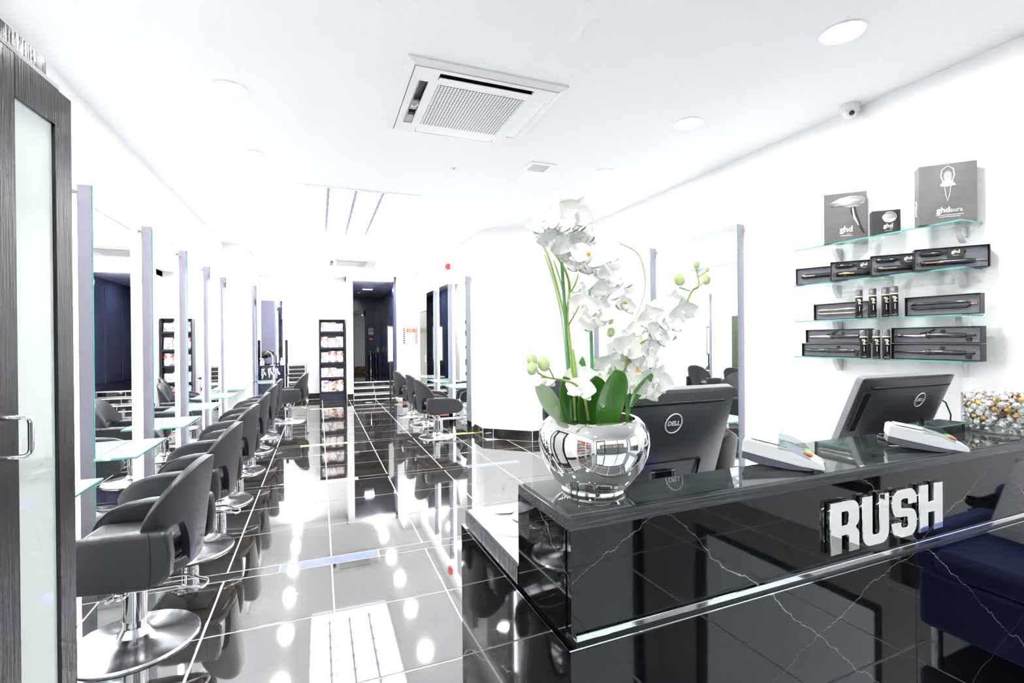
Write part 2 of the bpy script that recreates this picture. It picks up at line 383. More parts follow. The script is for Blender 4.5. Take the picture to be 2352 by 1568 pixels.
# street front
q = MB().box(-1.415, 3.48, -2.75, -2.6, 2.6, H); q.box(-1.415, -1.15, -2.75, -2.6, -.1, 2.6); q.box(3.3, 3.48, -2.75, -2.6, -.1, 2.6)
struct('wall_front', q, 'wall')
w1 = struct('window_1', MB().box(-.05, 3.3, -2.72, -2.63, .0, .12).box(-.05, 3.3, -2.72, -2.63, 2.52, 2.6).box(-.05, .02, -2.72, -2.63, .12, 2.52).box(1.6, 1.67, -2.72, -2.63, .12, 2.52).box(3.23, 3.3, -2.72, -2.63, .12, 2.52), 'black_plastic')
for a, b_ in ((.02, 1.6), (1.67, 3.23)): MB().box(a, b_, -2.68, -2.67, .12, 2.52).build('pane', 'glass', w1)
w2 = struct('window_2', MB().box(3.50, 3.58, -2.1, -.45, .35, .42).box(3.50, 3.58, -2.1, -.45, 2.43, 2.5).box(3.50, 3.58, -2.1, -2.04, .42, 2.43).box(3.50, 3.58, -.51, -.45, .42, 2.43), 'wood')
MB().box(3.535, 3.545, -2.04, -.51, .42, 2.43).build('pane', 'glass', w2)
d2 = struct('door_2', MB().box(-1.15, -1.08, -2.72, -2.63, 0, 2.6).box(-.12, -.05, -2.72, -2.63, 0, 2.6).box(-1.08, -.12, -2.72, -2.63, 2.4, 2.6).box(-1.08, -.12, -2.72, -2.63, 0, .2), 'black_plastic')
MB().box(-1.08, -.12, -2.68, -2.67, .2, 2.4).build('pane', 'glass', d2)
# ceiling with the skylight shaft
SX0, SX1, SY0, SY1 = -.19, 1.055, 5.38, 8.66
q = MB().box(-2.35, SX0, -2.75, 13.2, H, H + .1).box(SX1, 3.62, -2.75, 13.2, H, H + .1).box(SX0, SX1, -2.75, SY0, H, H + .1).box(SX0, SX1, SY1, 13.2, H, H + .1)
q.box(SX0 - .04, SX0, SY0 - .04, SY1 + .04, H + .1, H + .36).box(SX1, SX1 + .04, SY0 - .04, SY1 + .04, H + .1, H + .36).box(SX0, SX1, SY0 - .04, SY0, H + .1, H + .36).box(SX0, SX1, SY1, SY1 + .04, H + .1, H + .36)
struct('ceiling', q, 'ceiling')
sky = thing('skylight', 'rectangular skylight with four long bright rows of panes set in the ceiling', 'skylight', ((SX0 + SX1) / 2, (SY0 + SY1) / 2, H))
wx = SX1 - SX0; wy = SY1 - SY0; q = MB()
t = .022
q.box(-wx/2, wx/2, -wy/2, -wy/2 + .04, -.006, .05).box(-wx/2, wx/2, wy/2 - .05, wy/2, -.006, .05).box(-wx/2, -wx/2 + .04, -wy/2 + .04, wy/2 - .05, -.006, .05).box(wx/2 - .04, wx/2, -wy/2 + .04, wy/2 - .05, -.006, .05)
q.build('frame', 'white_metal', sky)
for i in range(1, 4): MB().box(-wx/2 + wx*i/4 - .016, -wx/2 + wx*i/4 + .016, -wy/2, wy/2, .20, .27).build('glazing_bar', 'bar_grey', sky)
q = MB()
for j in range(1, 10): q.box(-wx/2, wx/2, -wy/2 + wy*j/10 - .010, -wy/2 + wy*j/10 + .010, .235, .27)
q.build('cross_bars', 'bar_grey', sky)['kind'] = 'stuff'
pm = MB().box(-wx/8 + .008, wx/8 - .008, -wy/20 + .006, wy/20 - .006, 0, .006).mesh('pane', 'skypane')
for i in range(4):
    for j in range(10): piece('pane', pm, sky, (-wx/2 + wx*(i + .5)/4, -wy/2 + wy*(j + .5)/10, .272))
# corridor and steps
wall('wall_corridor', .62, .77, 13.2, 17.3, -.1, H, 'corridor')
cr = struct('wall_corridor', MB().box(1.95, 2.1, 12.6, 17.3, -.1, H), 'corridor')
struct('wall_corridor', MB().box(1.74, 1.80, 12.5, 12.75, -.1, H), 'corridor')
for i in range(4): MB().box(1.935, 1.95, 12.85 + i*1.05, 13.8 + i*1.05, .5, 2.8).build('panel', 'corridor', cr, bevel=.004)
cf = struct('wall_corridor', MB().box(.62, 2.1, 17.1, 17.3, -.1, H), 'corridor')
for a, b_ in ((1.50, 1.70), (1.74, 1.93)):
    MB().box(a, b_, 17.08, 17.1, .5, 1.55).build('panel', 'corridor', cf, bevel=.004); MB().box(a, b_, 17.08, 17.1, 1.62, 2.8).build('panel', 'corridor', cf, bevel=.004)
struct('ceiling', MB().box(.62, 2.1, 12.6, 17.3, 2.88, 3.0), 'corridor_wall')
dr = struct('door_3', MB().box(1.08, 1.42, 17.05, 17.09, .39, 2.25), 'wall_grey'); MB().box(1.06, 1.44, 17.04, 17.09, 2.25, 2.42).build('header', 'black_gloss', dr); MB().box(1.08, 1.42, 17.03, 17.05, .39, .58).build('kick_plate', 'brick', dr)
st = struct('floor_landing', MB().box(.77, 1.95, 12.95, 17.1, -.1, .387), 'grout')
for i in range(2):
    for j in range(7):
        x0 = .77 + i*.59; y0 = 12.97 + j*.6
        piece('tile', tile_mesh(.582, .592, 'tile_dark'), st, (x0 + .295, y0 + .3, .392))
steps = struct('steps', MB().box(.77, 1.80, 12.40, 12.99, -.02, .128).box(.77, 1.80, 12.65, 12.99, .128, .258).box(.77, 1.76, 12.90, 12.99, .258, .385), 'grout')
for k, (y, z) in enumerate(((12.40, 0), (12.65, .13), (12.90, .26))):
    for i in range(2):
        piece('riser_tile', tile_mesh(.49, .092, 'tile_dark'), steps, (.77 + .25 + i*.5, y - .004, z + .06), (PI/2, 0, 0))
        if k < 2: piece('tread_tile', tile_mesh(.49, .20, 'tile_dark'), steps, (.77 + .25 + i*.5, y + .14, z + .133))
    MB().box(.77, 1.79, y - .012, y + .03, z + .112, z + .134).build('nosing', 'white_metal', steps)
# skirting: tiles on a grout backing
_sk = [0]
def skirting(name, p0, p1, h=.15, first=None):
    p0 = Vector((*p0, 0)); p1 = Vector((*p1, 0)); d = p1 - p0; L_ = d.length; a = math.atan2(d.y, d.x)
    o = MB().box(0, L_, 0, .008, 0, h).build(name, 'grout'); o.location = p0; o.rotation_euler = (0, 0, a); o['kind'] = 'structure'
    x = 0; k = 0
    while x < L_ - .02:
        w = min(first if (first and k == 0) else .6, L_ - x); piece('skirting_tile', tile_mesh(max(.02, w - .006), h - .006, 'tile_dark'), o, (x + w/2, -.0015, h/2), (PI/2, 0, 0)); x += w; k += 1
skirting('baseboard_back', (-2.2, 13.04), (.62, 13.04))
skirting('baseboard_back', (.62, 12.44), (.77, 12.44))
skirting('baseboard_right', (1.80, 11.64), (2.2, 11.64))
skirting('baseboard_right', (2.19, 11.62), (2.19, 11.36)); skirting('baseboard_right', (2.19, 10.55), (2.19, 6.78))
skirting('baseboard_right', (2.19, 6.772), (2.745, 6.268), first=.16)
skirting('baseboard_right', (2.75, 6.27), (3.47, 6.27)); skirting('baseboard_right', (3.47, 6.26), (3.47, -.4))
skirting('baseboard_left', (-1.405, -2.5), (-1.405, 8.99)); skirting('baseboard_left', (-1.105, 9.0), (-1.105, 11.04))
# olive door in the far right wall
dv = struct('door_1', MB().box(2.17, 2.2, 10.55, 11.36, 0, 2.07), 'olive', bevel=.003); MB().box(2.15, 2.2, 10.50, 11.41, 2.07, 2.16).build('architrave', 'wall', dv); MB().box(2.145, 2.17, 10.62, 10.66, .95, 1.1).build('door_handle', 'chrome', dv)

# ------------------------------------------------------------------ ceiling fittings
q0 = None; LFT = [3.51, 4.67, 5.83, 7.0, 8.17, 9.34, 10.5, 11.6, 12.7]; RGT = [(2.55, .6),  (2.55, 1.76), (2.55, 2.91), (2.55, 4.05), (2.55, 5.2), (1.37, 6.98), (1.37, 8.18), (1.36, 9.29), (1.34, 10.3), (1.33, 11.45), (1.33, 12.3)]
ring = MB().lathe([(.082, -.002), (.100, -.008), (.108, -.002), (.108, .0)], 28, cap=False).mesh('trim_ring', 'white_metal', 40)
disc = MB().lathe([(.0001, -.004), (.084, -.004), (.084, -.001)], 28).mesh('lamp', 'disc')
def downlight(x, y, label, group):
    t_ = thing('downlight', label, 'light', (x, y, H), 0, group); piece('trim_ring', ring, t_); piece('lamp', disc, t_)
nm = ['nearest', 'second nearest', 'third', 'fourth', 'fifth', 'sixth', 'seventh', 'eighth', 'farthest']
for i, y in enumerate(LFT): downlight(-.505, y, 'round recessed ceiling light, %s in the row above the left chairs' % nm[i], 'downlights along the left row of chairs')
for y in (-1.2, 0, 1.2, 2.35): downlight(-.505, y, 'round recessed ceiling light added out of view near the entrance door', 'added downlights near the entrance')  # row continued out of view to brighten the front of the room
nr = ['added out of view', 'largest, over the desk', 'second, before the air conditioner', 'third, beside the small square vent', 'fourth, above the orchid tip']  # first lamp is out of view, added to light the front
for i, (x, y) in enumerate(RGT[:5]): downlight(x, y, 'round recessed ceiling light %s in the front right row' % nr[i], 'downlights over the reception')
nf = ['nearest', 'second', 'third', 'fourth', 'fifth', 'last before the corridor']
for i, (x, y) in enumerate(RGT[5:]): downlight(x, y, 'round recessed light, %s in the far right row' % nf[i], 'downlights along the far right wall')

grille = mat('ac_grille', (.80, .81, .83), .4); n, l, b = nodes(grille)
tc = n.new('ShaderNodeTexCoord'); sp = n.new('ShaderNodeSeparateXYZ'); l.new(tc.outputs['Object'], sp.inputs[0])
def dots(px, py, rd):
    r = []
    for o_, p in ((sp.outputs[0], px), (sp.outputs[1], py)):
        w = n.new('ShaderNodeMath'); w.operation = 'PINGPONG'; l.new(o_, w.inputs[0]); w.inputs[1].default_value = p / 2
        d_ = n.new('ShaderNodeMath'); d_.operation = 'DIVIDE'; l.new(w.outputs[0], d_.inputs[0]); d_.inputs[1].default_value = rd
        s_ = n.new('ShaderNodeMath'); s_.operation = 'POWER'; l.new(d_.outputs[0], s_.inputs[0]); s_.inputs[1].default_value = 2; r.append(s_.outputs[0])
    a = n.new('ShaderNodeMath'); a.operation = 'ADD'; l.new(r[0], a.inputs[0]); l.new(r[1], a.inputs[1])
    c_ = n.new('ShaderNodeMath'); c_.operation = 'LESS_THAN'; l.new(a.outputs[0], c_.inputs[0]); c_.inputs[1].default_value = 1; return c_.outputs[0]
mx = n.new('ShaderNodeMix'); mx.data_type = 'RGBA'; l.new(dots(.0205, .0205, .0066), mx.inputs[0]); mx.inputs[6].default_value = (.80, .81, .83, 1); mx.inputs[7].default_value = (.02, .02, .03, 1); l.new(mx.outputs[2], b.inputs['Base Color'])
M['grille'] = grille
def ac_unit(loc, label):
    a = thing('air_conditioner', label, 'air conditioner', loc); W2 = .50
    q = MB(); o_ = W2; i_ = .455  # bevelled outer frame
    vs = [(-o_, -o_, 0), (o_, -o_, 0), (o_, o_, 0), (-o_, o_, 0), (-o_, -o_, -.010), (o_, -o_, -.010), (o_, o_, -.010), (-o_, o_, -.010), (-i_, -i_, -.026), (i_, -i_, -.026), (i_, i_, -.026), (-i_, i_, -.026), (-i_, -i_, 0), (i_, -i_, 0), (i_, i_, 0), (-i_, i_, 0)]
    fs = [(k, (k + 1) % 4, 4 + (k + 1) % 4, 4 + k) for k in range(4)] + [(4 + k, 4 + (k + 1) % 4, 8 + (k + 1) % 4, 8 + k) for k in range(4)] + [(8 + k, 8 + (k + 1) % 4, 12 + (k + 1) % 4, 12 + k) for k in range(4)]
    q.add(vs, fs).build('frame', 'white_plastic', a)
    # centre panel with four slots
    q = MB(); q.box(-.30, .30, -.31, .31, -.030, -.012); 
    for sx in (-1, 1):
        q.box(min(sx*.45, sx*.395), max(sx*.45, sx*.395), -.45, .45, -.029, -.016) if False else None
    q.box(-.45, -.405, -.45, .45, -.030, -.016).box(.435, .45, -.45, .45, -.030, -.016).box(-.405, .435, -.45, -.415, -.030, -.016).box(-.405, .435, .432, .45, -.030, -.016)
    q.box(-.405, -.30, -.415, -.30, -.030, -.016).box(-.405, -.30, .30, .432, -.030, -.016).box(.30, .435, -.415, -.30, -.030, -.016).box(.30, .435, .30, .432, -.030, -.016)
    q.box(-.345, -.30, -.30, .30, -.030, -.016).box(.30, .375, -.30, .30, -.030, -.016).box(-.30, .30, .31, .385, -.030, -.016).box(-.30, .30, -.345, -.31, -.030, -.016)
    q.build('panel', 'white_plastic', a)
    MB().box(-.44, .44, -.44, .44, -.004, -.001).build('duct', 'black_plastic', a)
    MB().box(-.285, .285, -.285, .285, -.033, -.030).build('grille', 'grille', a)
    MB().box(-.295, .295, -.375, -.350, -.034, -.030, T=TR(0, 0, 0, rad(0))).build('louver', 'white_plastic', a)
    MB().box(.376, .434, -.295, .295, -.028, -.018).build('louver', 'white_metal', a)
    MB().box(-.295, .295, .386, .431, -.028, -.018).build('louver', 'white_metal', a)
    MB().box(-.403, -.396, -.295, .295, -.030, -.005).build('louver', 'steel', a)
    MB().box(-.395, -.35, -.02, .10, -.022, -.006).build('vane', 'grey_plastic', a); MB().box(-.395, -.35, .18, .29, -.026, -.006).build('vane', 'grey_plastic', a)
    MB().tube([(-.39, .03, -.028), (-.375, .05, -.032), (-.36, .03, -.03), (-.35, .0, -.028)], .005).build('vane_lever', 'white_plastic', a)
    return a
a1 = ac_unit((.975, 3.245, H), 'large white ceiling cassette air conditioner with perforated centre, nearest the camera')
dup(a1, (.62, 10.45, H), 0, 'white ceiling cassette air conditioner far down the room beyond the skylight')
v = thing('ceiling_vent', 'small square white ceiling vent with grey centre beside the air conditioner', 'vent', (1.897, 4.137, H))
MB().box(-.125, .125, -.125, -.085, -.008, 0).box(-.125, .125, .085, .125, -.008, 0).box(-.125, -.085, -.085, .085, -.008, 0).box(.085, .125, -.085, .085, -.008, 0).build('frame', 'white_metal', v)
q = MB()
for k in range(9): q.box(-.083, .083, -.083 + k*.0185, -.073 + k*.0185, -.006, -.002)
q.build('slats', 'steel', v); MB().box(-.084, .084, -.084, .084, -.0015, -.0005).build('backing', 'grey_plastic', v)
v = thing('ceiling_vent', 'slim grey ceiling vent between the downlights at far left', 'vent', (-.47, 9.46, H)); MB().box(-.09, .09, -.05, .05, -.008, 0).build('frame', 'white_metal', v); MB().box(-.07, .07, -.03, .03, -.010, -.008).build('grille', 'grey_plastic', v)
v = thing('smoke_detector', 'tiny white round sensor on the ceiling behind the air conditioner', 'detector', (1.17, 4.42, H)); MB().lathe([(.018, 0), (.018, -.008), (.01, -.012)], 16).build('housing', 'white_plastic', v, smooth=30); MB().cyl(.004, -.014, -.012, 8).build('lens', 'black_plastic', v)
cc = thing('security_camera', 'small white dome camera high on the right wall', 'camera', (3.40, 2.30, 2.955)); MB().cyl(.055, .0, .045, 24).build('mount', 'white_plastic', cc, smooth=30); MB().sphere((0, 0, 0), .045, 20, 12).build('dome', 'white_plastic', cc, smooth=60); MB().sphere((-.02, -.025, -.02), .018, 12, 8).build('lens', 'black_gloss', cc, smooth=60)
al = thing('fire_alarm', 'small red fire alarm sounder high on the far right wall', 'alarm', (2.2, 8.70, 2.74)); MB().box(-.06, 0, -.075, .075, -.05, .05).build('housing', 'red', al, bevel=.008); MB().cyl(.03, 0, .012, 16, T=TR(-.06, 0, 0, 0, -PI/2)).build('horn', 'red', al)
# ------------------------------------------------------------------ styling stations
def make_mirror(label, group, loc, rz, w=.65, h=2.40):
    t_ = thing('styling_mirror', label, 'mirror', loc, rz, group); y = w / 2
    MB().box(0, .03, -y + .03, y - .03, .02, h - .05).build('back_board', 'white_metal', t_)
    MB().box(.03, .104, -y, y, 0, h).build('frame_box', 'mirror_side', t_, bevel=.002, seg=1)
    MB().box(.104, .110, -y + .001, y - .001, 0, h - .001, faces_mi={0: 1, 1: 1, 2: 1, 4: 1, 5: 1}).build('mirror_glass', ['mirror', 'mirror_edge'], t_)
    for s in (-1, 1): MB().box(.006, .026, s*(y - .028) - .003, s*(y - .028) + .003, .1, h - .12).build('light_strip', 'led', t_)
    return t_
def make_table(label, group, loc, rz):
    t_ = thing('styling_shelf', label, 'shelf', loc, rz, group)
    MB().box(.112, .335, -.335, .335, .684, .696, faces_mi={0: 0, 2: 1, 3: 1, 4: 1}).build('glass_top', ['glass_table', 'glass_edge'], t_)
    MB().box(.112, .20, -.03, .03, .66, .684).build('bracket', 'white_metal', t_, bevel=.004)
    MB().tube([(.20, .20, .683), (.20, .20, .655), (.235, .20, .645), (.25, .20, .66)], .006).build('dryer_hook', 'chrome', t_, smooth=40)
    return t_
LY = [2.95 + 1.188 * k for k in range(6)]
mw = ['hidden by the glass door', 'nearest visible', 'second visible', 'third visible', 'fourth visible', 'fifth visible']
ml = make_mirror('full-height mirror panel on the left wall, %s' % mw[1], 'mirror panels on the left wall', (-1.415, 4.14, 0), 0)
tb = make_table('white glass shelf on the left wall, under the nearest visible mirror', 'glass shelves along the left wall', (-1.415, 4.11, 0), 0)
for k in (0, 2, 3, 4, 5):
    dup(ml, (-1.415, LY[k], 0), 0, 'full-height mirror panel on the left wall, %s' % mw[k])
    dup(tb, (-1.415, LY[k] - .03, 0), 0, 'white glass shelf on the left wall, under the %s mirror' % ['door-side', '', 'second', 'third', 'fourth', 'fifth'][k])
dup(ml, (-1.115, 9.98, 0), 0, 'tall mirror panel on the stepped-out part of the left wall, by the back recess')
dup(tb, (-1.115, 9.95, 0), 0, 'white glass shelf by the back recess, behind the row of chairs')
mbk = make_mirror('narrow tall mirror on the back wall above the black trolley', None, (-1.035, 13.04, 0), -PI/2, .465, 2.39)
[c for c in mbk.children if c.name.startswith('mirror_glass')][0].data.materials[0] = M['mirror_smoked']
RY = [7.58, 8.71, 9.88]
for k, y in enumerate(RY):
    wd = ['nearest, before the white angled wall', 'middle', 'farthest, beside the olive door'][k]
    dup(ml, (2.20, y, 0), PI, 'full-height mirror panel on the far right wall, ' + wd, 'mirror panels on the far right wall')
    dup(tb, (2.20, y, 0), PI, 'white glass shelf, far right wall, under its mirror ' + wd, 'glass shelves on the far right wall')
for k, y in enumerate((3.58, 4.78, 5.97)):
    wd = ['nearest, above the black monitors', 'middle, behind the white orchid', 'farthest, hidden mostly by orchid flowers'][k]
    dup(ml, (3.48, y, 0), PI, 'full-height mirror panel on the near right wall, ' + wd, 'mirror panels on the near right wall')
    dup(tb, (3.48, y, 0), PI, 'white glass shelf, near right wall, mirror ' + wd, 'glass shelves on the near right wall')
fr = thing('footrest', 'white metal floor footrest beneath the nearest far-right mirror', 'footrest', (2.09, 7.60, 0), PI, 'footrests under the far right mirrors')
MB().box(0, .42, -.02, .02, .17, .20).build('arm', 'white_metal', fr, bevel=.006); MB().box(.36, .42, -.18, .18, .20, .225).build('foot_bar', 'white_metal', fr, bevel=.006); MB().box(.30, .36, -.05, .05, 0, .17).build('post', 'white_metal', fr, bevel=.006)
dup(fr, (2.09, 8.73, 0), PI, 'white metal floor footrest beneath the middle far-right mirror')

# ------------------------------------------------------------------ salon chairs
_cm = {}
def chair_meshes():
    q = MB().lathe([(.001, 0), (.262, 0), (.265, .006), (.258, .014), (.20, .022), (.10, .032), (.07, .045), (.060, .062), (.052, .075)], 56); _cm['base'] = q.mesh('base', 'chrome_base', 35)
    q = MB().lathe([(.047, .06), (.047, .115), (.050, .117), (.050, .30), (.044, .302), (.044, .315)], 32).cyl(.020, .315, .365, 20); _cm['pole'] = q.mesh('pole', 'chrome', 35)
    q = MB().box(-.13, .13, -.11, .11, .352, .366); _cm['plate'] = q.mesh('mounting_plate', 'black_plastic')
    q = MB().tube([(.0, .055, .262), (-.10, .055, .264), (-.20, .055, .268), (-.295, .045, .238), (-.305, .02, .236), (-.305, -.02, .236), (-.295, -.045, .238), (-.20, -.055, .268), (-.10, -.055, .264), (.0, -.055, .262)], .0065, 8)
    _cm['pedal'] = q.mesh('pump_pedal', 'chrome', 50)
    q = MB().sphere((.03, .066, .255), (.030, .022, .026), 14, 10).tube([(.035, .06, .255), (.065, .08, .245), (.075, .085, .232)], .010, 8); _cm['hub'] = q.mesh('pedal_hub', 'chrome', 50)
chair_meshes()
def make_chair(label, loc, rz, group, lift=0):
    t_ = thing('styling_chair', label, 'chair', loc, rz, group)
    piece('base', _cm['base'], t_); p = piece('pole', _cm['pole'], t_)
    piece('pump_pedal', _cm['pedal'], t_); piece('pedal_hub', _cm['hub'], t_); 
    z0 = lift
    pl = piece('mounting_plate', _cm['plate'], t_, (0, 0, z0))
    seat = MB().box(-.20, .24, -.225, .225, .385, .505).build('seat', 'leather', t_, bevel=.035, seg=4, loc=(0, 0, z0))
    sp_ = MB().box(-.215, .24, -.24, .24, .366, .40).build('seat_pan', 'leather_black', t_, bevel=.02, seg=3, loc=(0, 0, z0))
    prof = [(x_ - .045, z_) for x_, z_ in [(-.205, .610), (-.02, .606), (.10, .600), (.19, .585), (.265, .555), (.315, .510), (.338, .465), (.335, .425), (.30, .388), (.20, .370), (.0, .362), (-.12, .364), (-.18, .378), (-.212, .415), (-.218, .50)]]
    for s in (-1, 1):
        a = MB().prism(prof, -.036, .036, T=TR(0, s*.272, 0, PI/2)).build('armrest', 'leather', t_, bevel=.022, seg=4, loc=(0, 0, z0))
        q = MB().tube([(-.185, s*.309, .61), (-.19, s*.310, .50), (-.185, s*.309, .372)], .0022, 6); q.build('seam', 'piping', a)
    def shell(u, v):
        ph = rad(-67 + 134*u); d_ = abs(math.degrees(ph))
        zt = .612 + .245 * max(0, math.cos(ph * 90/67.0)) ** .75
        if d_ < 15: zl = .40
        elif d_ < 48: zl = .40 + .205 * min(1, (d_ - 15)/14) ** .5 - .03 * max(0, (d_ - 38)/10) ** 2
        else: zl = .600
        z = zl + (zt - zl) * v
        lean = .11 * max(0, z - .40)
        return Vector((-.04 - (.212 + lean) * math.cos(ph) ** .9 if math.cos(ph) > 0 else -.04, (.288 + .16 * max(0, z - .60)) * math.copysign(abs(math.sin(ph)) ** .85, ph), z))
    bk = MB().grid(shell, 67, 10).build('backrest', 'leather', t_, smooth=70, solid=.036, loc=(0, 0, z0))
    q_ = bk.modifiers.new('b', 'BEVEL'); q_.width = .012; q_.segments = 3; q_.limit_method = 'ANGLE'; q_.angle_limit = rad(50)
    def rim(u, v):
        ph = rad(-54 + 108*u); return Vector((-.04 - .212 * math.cos(ph) ** .9, .288 * math.copysign(abs(math.sin(ph)) ** .85, ph), .372 + .055*v + .03*(abs(u - .5)*2)**3))
    MB().grid(rim, 21, 4).build('back_rim', 'leather_black', t_, smooth=70, solid=.03, loc=(0, 0, z0), bevel=.01)
    def pip(u): p_ = shell(u, 1); return p_ + Vector((-.016 if False else 0, 0, .0))
    MB().tube([shell(i/40, 1.0) + Vector((-.012*math.cos(rad(-67 + 134*i/40)), .012*math.sin(rad(-67 + 134*i/40)), -.002)) for i in range(41)], .003, 6).build('piping', 'piping', bk, smooth=60)
    return t_
ch = make_chair('charcoal leather salon chair on a round chrome base, nearest in the left row', (-.825, 2.83, 0), PI - rad(7), 'salon chairs in the left row')
for k, (y, a) in enumerate(((3.93, -6), (5.00, -9), (6.10, -5), (7.2, -8), (8.2, -6))):
    dup(ch, (-.83, y, 0), PI + rad(a), 'charcoal leather salon chair, %s from the front in the left row' % ['second', 'third', 'fourth', 'fifth', 'sixth'][k])
dup(ch, (-.50, 9.55, 0), PI - rad(12), 'charcoal salon chair at the far end of the left row, before the wheeled chair')
for k, (x, y, a) in enumerate(((1.60, 7.15, 10), (1.66, 8.25, 9), (1.60, 9.32, 12))):
    dup(ch, (x, y, 0), rad(a), 'charcoal leather salon chair facing the far right wall, %s' % ['nearest of the three, largest', 'half hidden behind the nearest one', 'farthest, nearest the poster stand'][k], 'salon chairs at the far right wall')
ch2 = make_chair('charcoal salon chair raised high, seen left of the silver vase before the white wall', (2.47, 4.42, 0), rad(12), None, .16)
MB().cyl(.020, .36, .53, 16).build('piston', 'chrome', ch2)

# ------------------------------------------------------------------ magazine rack and magazines
rk = thing('magazine_rack', 'tall black five-tier magazine rack standing on the floor before the back wall', 'rack', (.30, 12.88, 0))
RW = .287
for s in (-1, 1): MB().box(s*RW - .012, s*RW + .012, -.14, .14, 0, 1.945).build('side', 'rack', rk)
MB().box(-RW, RW, .12, .14, 0, 1.945).build('back', 'rack_back', rk); MB().box(-RW, RW, -.14, .14, 1.93, 1.945).build('top', 'rack', rk); MB().box(-RW, RW, -.14, .12, 0, .15).build('plinth', 'rack', rk)
tiers = [1.63, 1.24, .88, .52, .17]
for z in tiers:
    sh = MB().box(-RW + .012, RW - .012, -.10, .12, z - .012, z).build('shelf', 'rack', rk); MB().box(-RW + .012, RW - .012, -.13, -.115, z - .012, z + .03).build('lip', 'rack', sh)
def cover(name, c1, c2, seed):
    m = mat(name, (.9, .9, .9), .3); n, l, b = nodes(m); tc = n.new('ShaderNodeTexCoord'); mp = n.new('ShaderNodeMapping'); mp.inputs['Location'].default_value = (seed, seed * 1.7, 0)
    v_ = n.new('ShaderNodeTexVoronoi'); v_.inputs['Scale'].default_value = 16; r = n.new('ShaderNodeValToRGB'); r.color_ramp.interpolation = 'CONSTANT'
    e = r.color_ramp.elements; e[0].position = 0; e[0].color = (.9, .88, .87, 1); e[1].position = .55; e[1].color = (*c1, 1); x = e.new(.72); x.color = (*c2, 1); x = e.new(.86); x.color = (.95, .95, .95, 1)
    sp_ = n.new('ShaderNodeSeparateColor'); l.new(tc.outputs['Object'], mp.inputs[0]); l.new(mp.outputs[0], v_.inputs[0]); l.new(v_.outputs['Color'], sp_.inputs[0]); l.new(sp_.outputs[0], r.inputs[0]); l.new(r.outputs[0], b.inputs['Base Color']); return m
cols = [('pink', (.85, .35, .45), (.5, .45, .5)), ('red', (.75, .08, .08), (.25, .2, .2)), ('grey', (.45, .42, .45), (.8, .6, .6)), ('orange', (.85, .4, .15), (.15, .12, .15)), ('violet', (.35, .25, .7), (.8, .25, .3))]
for i, (nme, c1, c2) in enumerate(cols): M['cover_' + nme] = cover('cover_' + nme, c1, c2, i * 3.3)
tn = ['top', 'second', 'third', 'fourth', 'lowest']; pn = ['left', 'middle', 'right']
pal = [['grey', 'pink', 'pink'], ['red', 'pink', 'grey'], ['grey', 'red', 'red'], ['pink', 'grey', 'pink'], ['violet', 'orange', 'red']]
for ti, z in enumerate(tiers):
    for k in range(3):
        h_ = [.25, .29, .30, .25, .30][ti] - (.03 if (ti + k) % 3 == 2 else 0); cn = pal[ti][k]
        o = thing('magazine', '%s-covered magazine on the %s tier of the black rack, %s' % (cn, tn[ti], pn[k]), 'magazine', (.30 + (k - 1)*.172, 12.815, z + .004), 0, 'magazines in the tall rack', rot=(rad(-10), 0, 0))
        MB().box(-.083, .083, -.004, .004, 0, h_).build('cover', 'cover_' + cn, o)
        MB().box(-.06, .06, -.0055, -.004, h_ - .05, h_ - .02).build('masthead', ['print_white', 'cover_red', 'print_white'][k], o)

# ------------------------------------------------------------------ poster stand and colour chart
ps = thing('poster_stand', 'white poster panel in a thin black frame on a disc-footed floor stand by the steps', 'stand', (1.53, 11.62, 0), rad(62))
MB().lathe([(.001, 0), (.17, 0), (.17, .01), (.16, .018), (.02, .022)], 32).build('base', 'black_plastic', ps, smooth=30)
for s in (-1, 1): MB().box(s*.03 - .008, s*.03 + .008, -.008, .008, .02, .93).build('pole', 'black_plastic', ps)
MB().box(-.17, .17, -.005, .005, .94, 1.74).build('poster', 'print_white', ps)
f_ = MB().box(-.19, .19, -.012, .012, .92, .945).box(-.19, .19, -.012, .012, 1.74, 1.765).box(-.19, -.168, -.012, .012, .945, 1.74).box(.168, .19, -.012, .012, .945, 1.74); f_.build('frame', 'black_plastic', ps)
cc_ = thing('colour_chart', 'white hair colour chart with rows of small swatches on the white wall', 'chart', (1.99, 11.64, 1.33))
MB().box(-.175, .175, -.02, 0, 0, .43).build('board', 'white_plastic', cc_, bevel=.004)
for c_, nm_ in (((.55, .10, .02), 'sw_a'), ((.6, .28, .06), 'sw_b'), ((.25, .4, .12), 'sw_c'), ((.55, .2, .28), 'sw_d'), ((.16, .025, .01), 'sw_e')): M[nm_] = mat(nm_, c_, .5)
for k, c_ in enumerate(('sw_a', 'sw_b', 'sw_c', 'sw_d', 'sw_a')): MB().box(-.08 + k*.04, -.05 + k*.04, -.03, -.02, .28, .37).build('swatch', c_, cc_)
for s, c_ in ((-1, 'sw_e'), (1, 'sw_a')):
    for k in range(8): MB().box(s*.14 - .02, s*.14 + .02, -.03, -.02, .03 + k*.046, .055 + k*.046).build('swatch', c_, cc_)

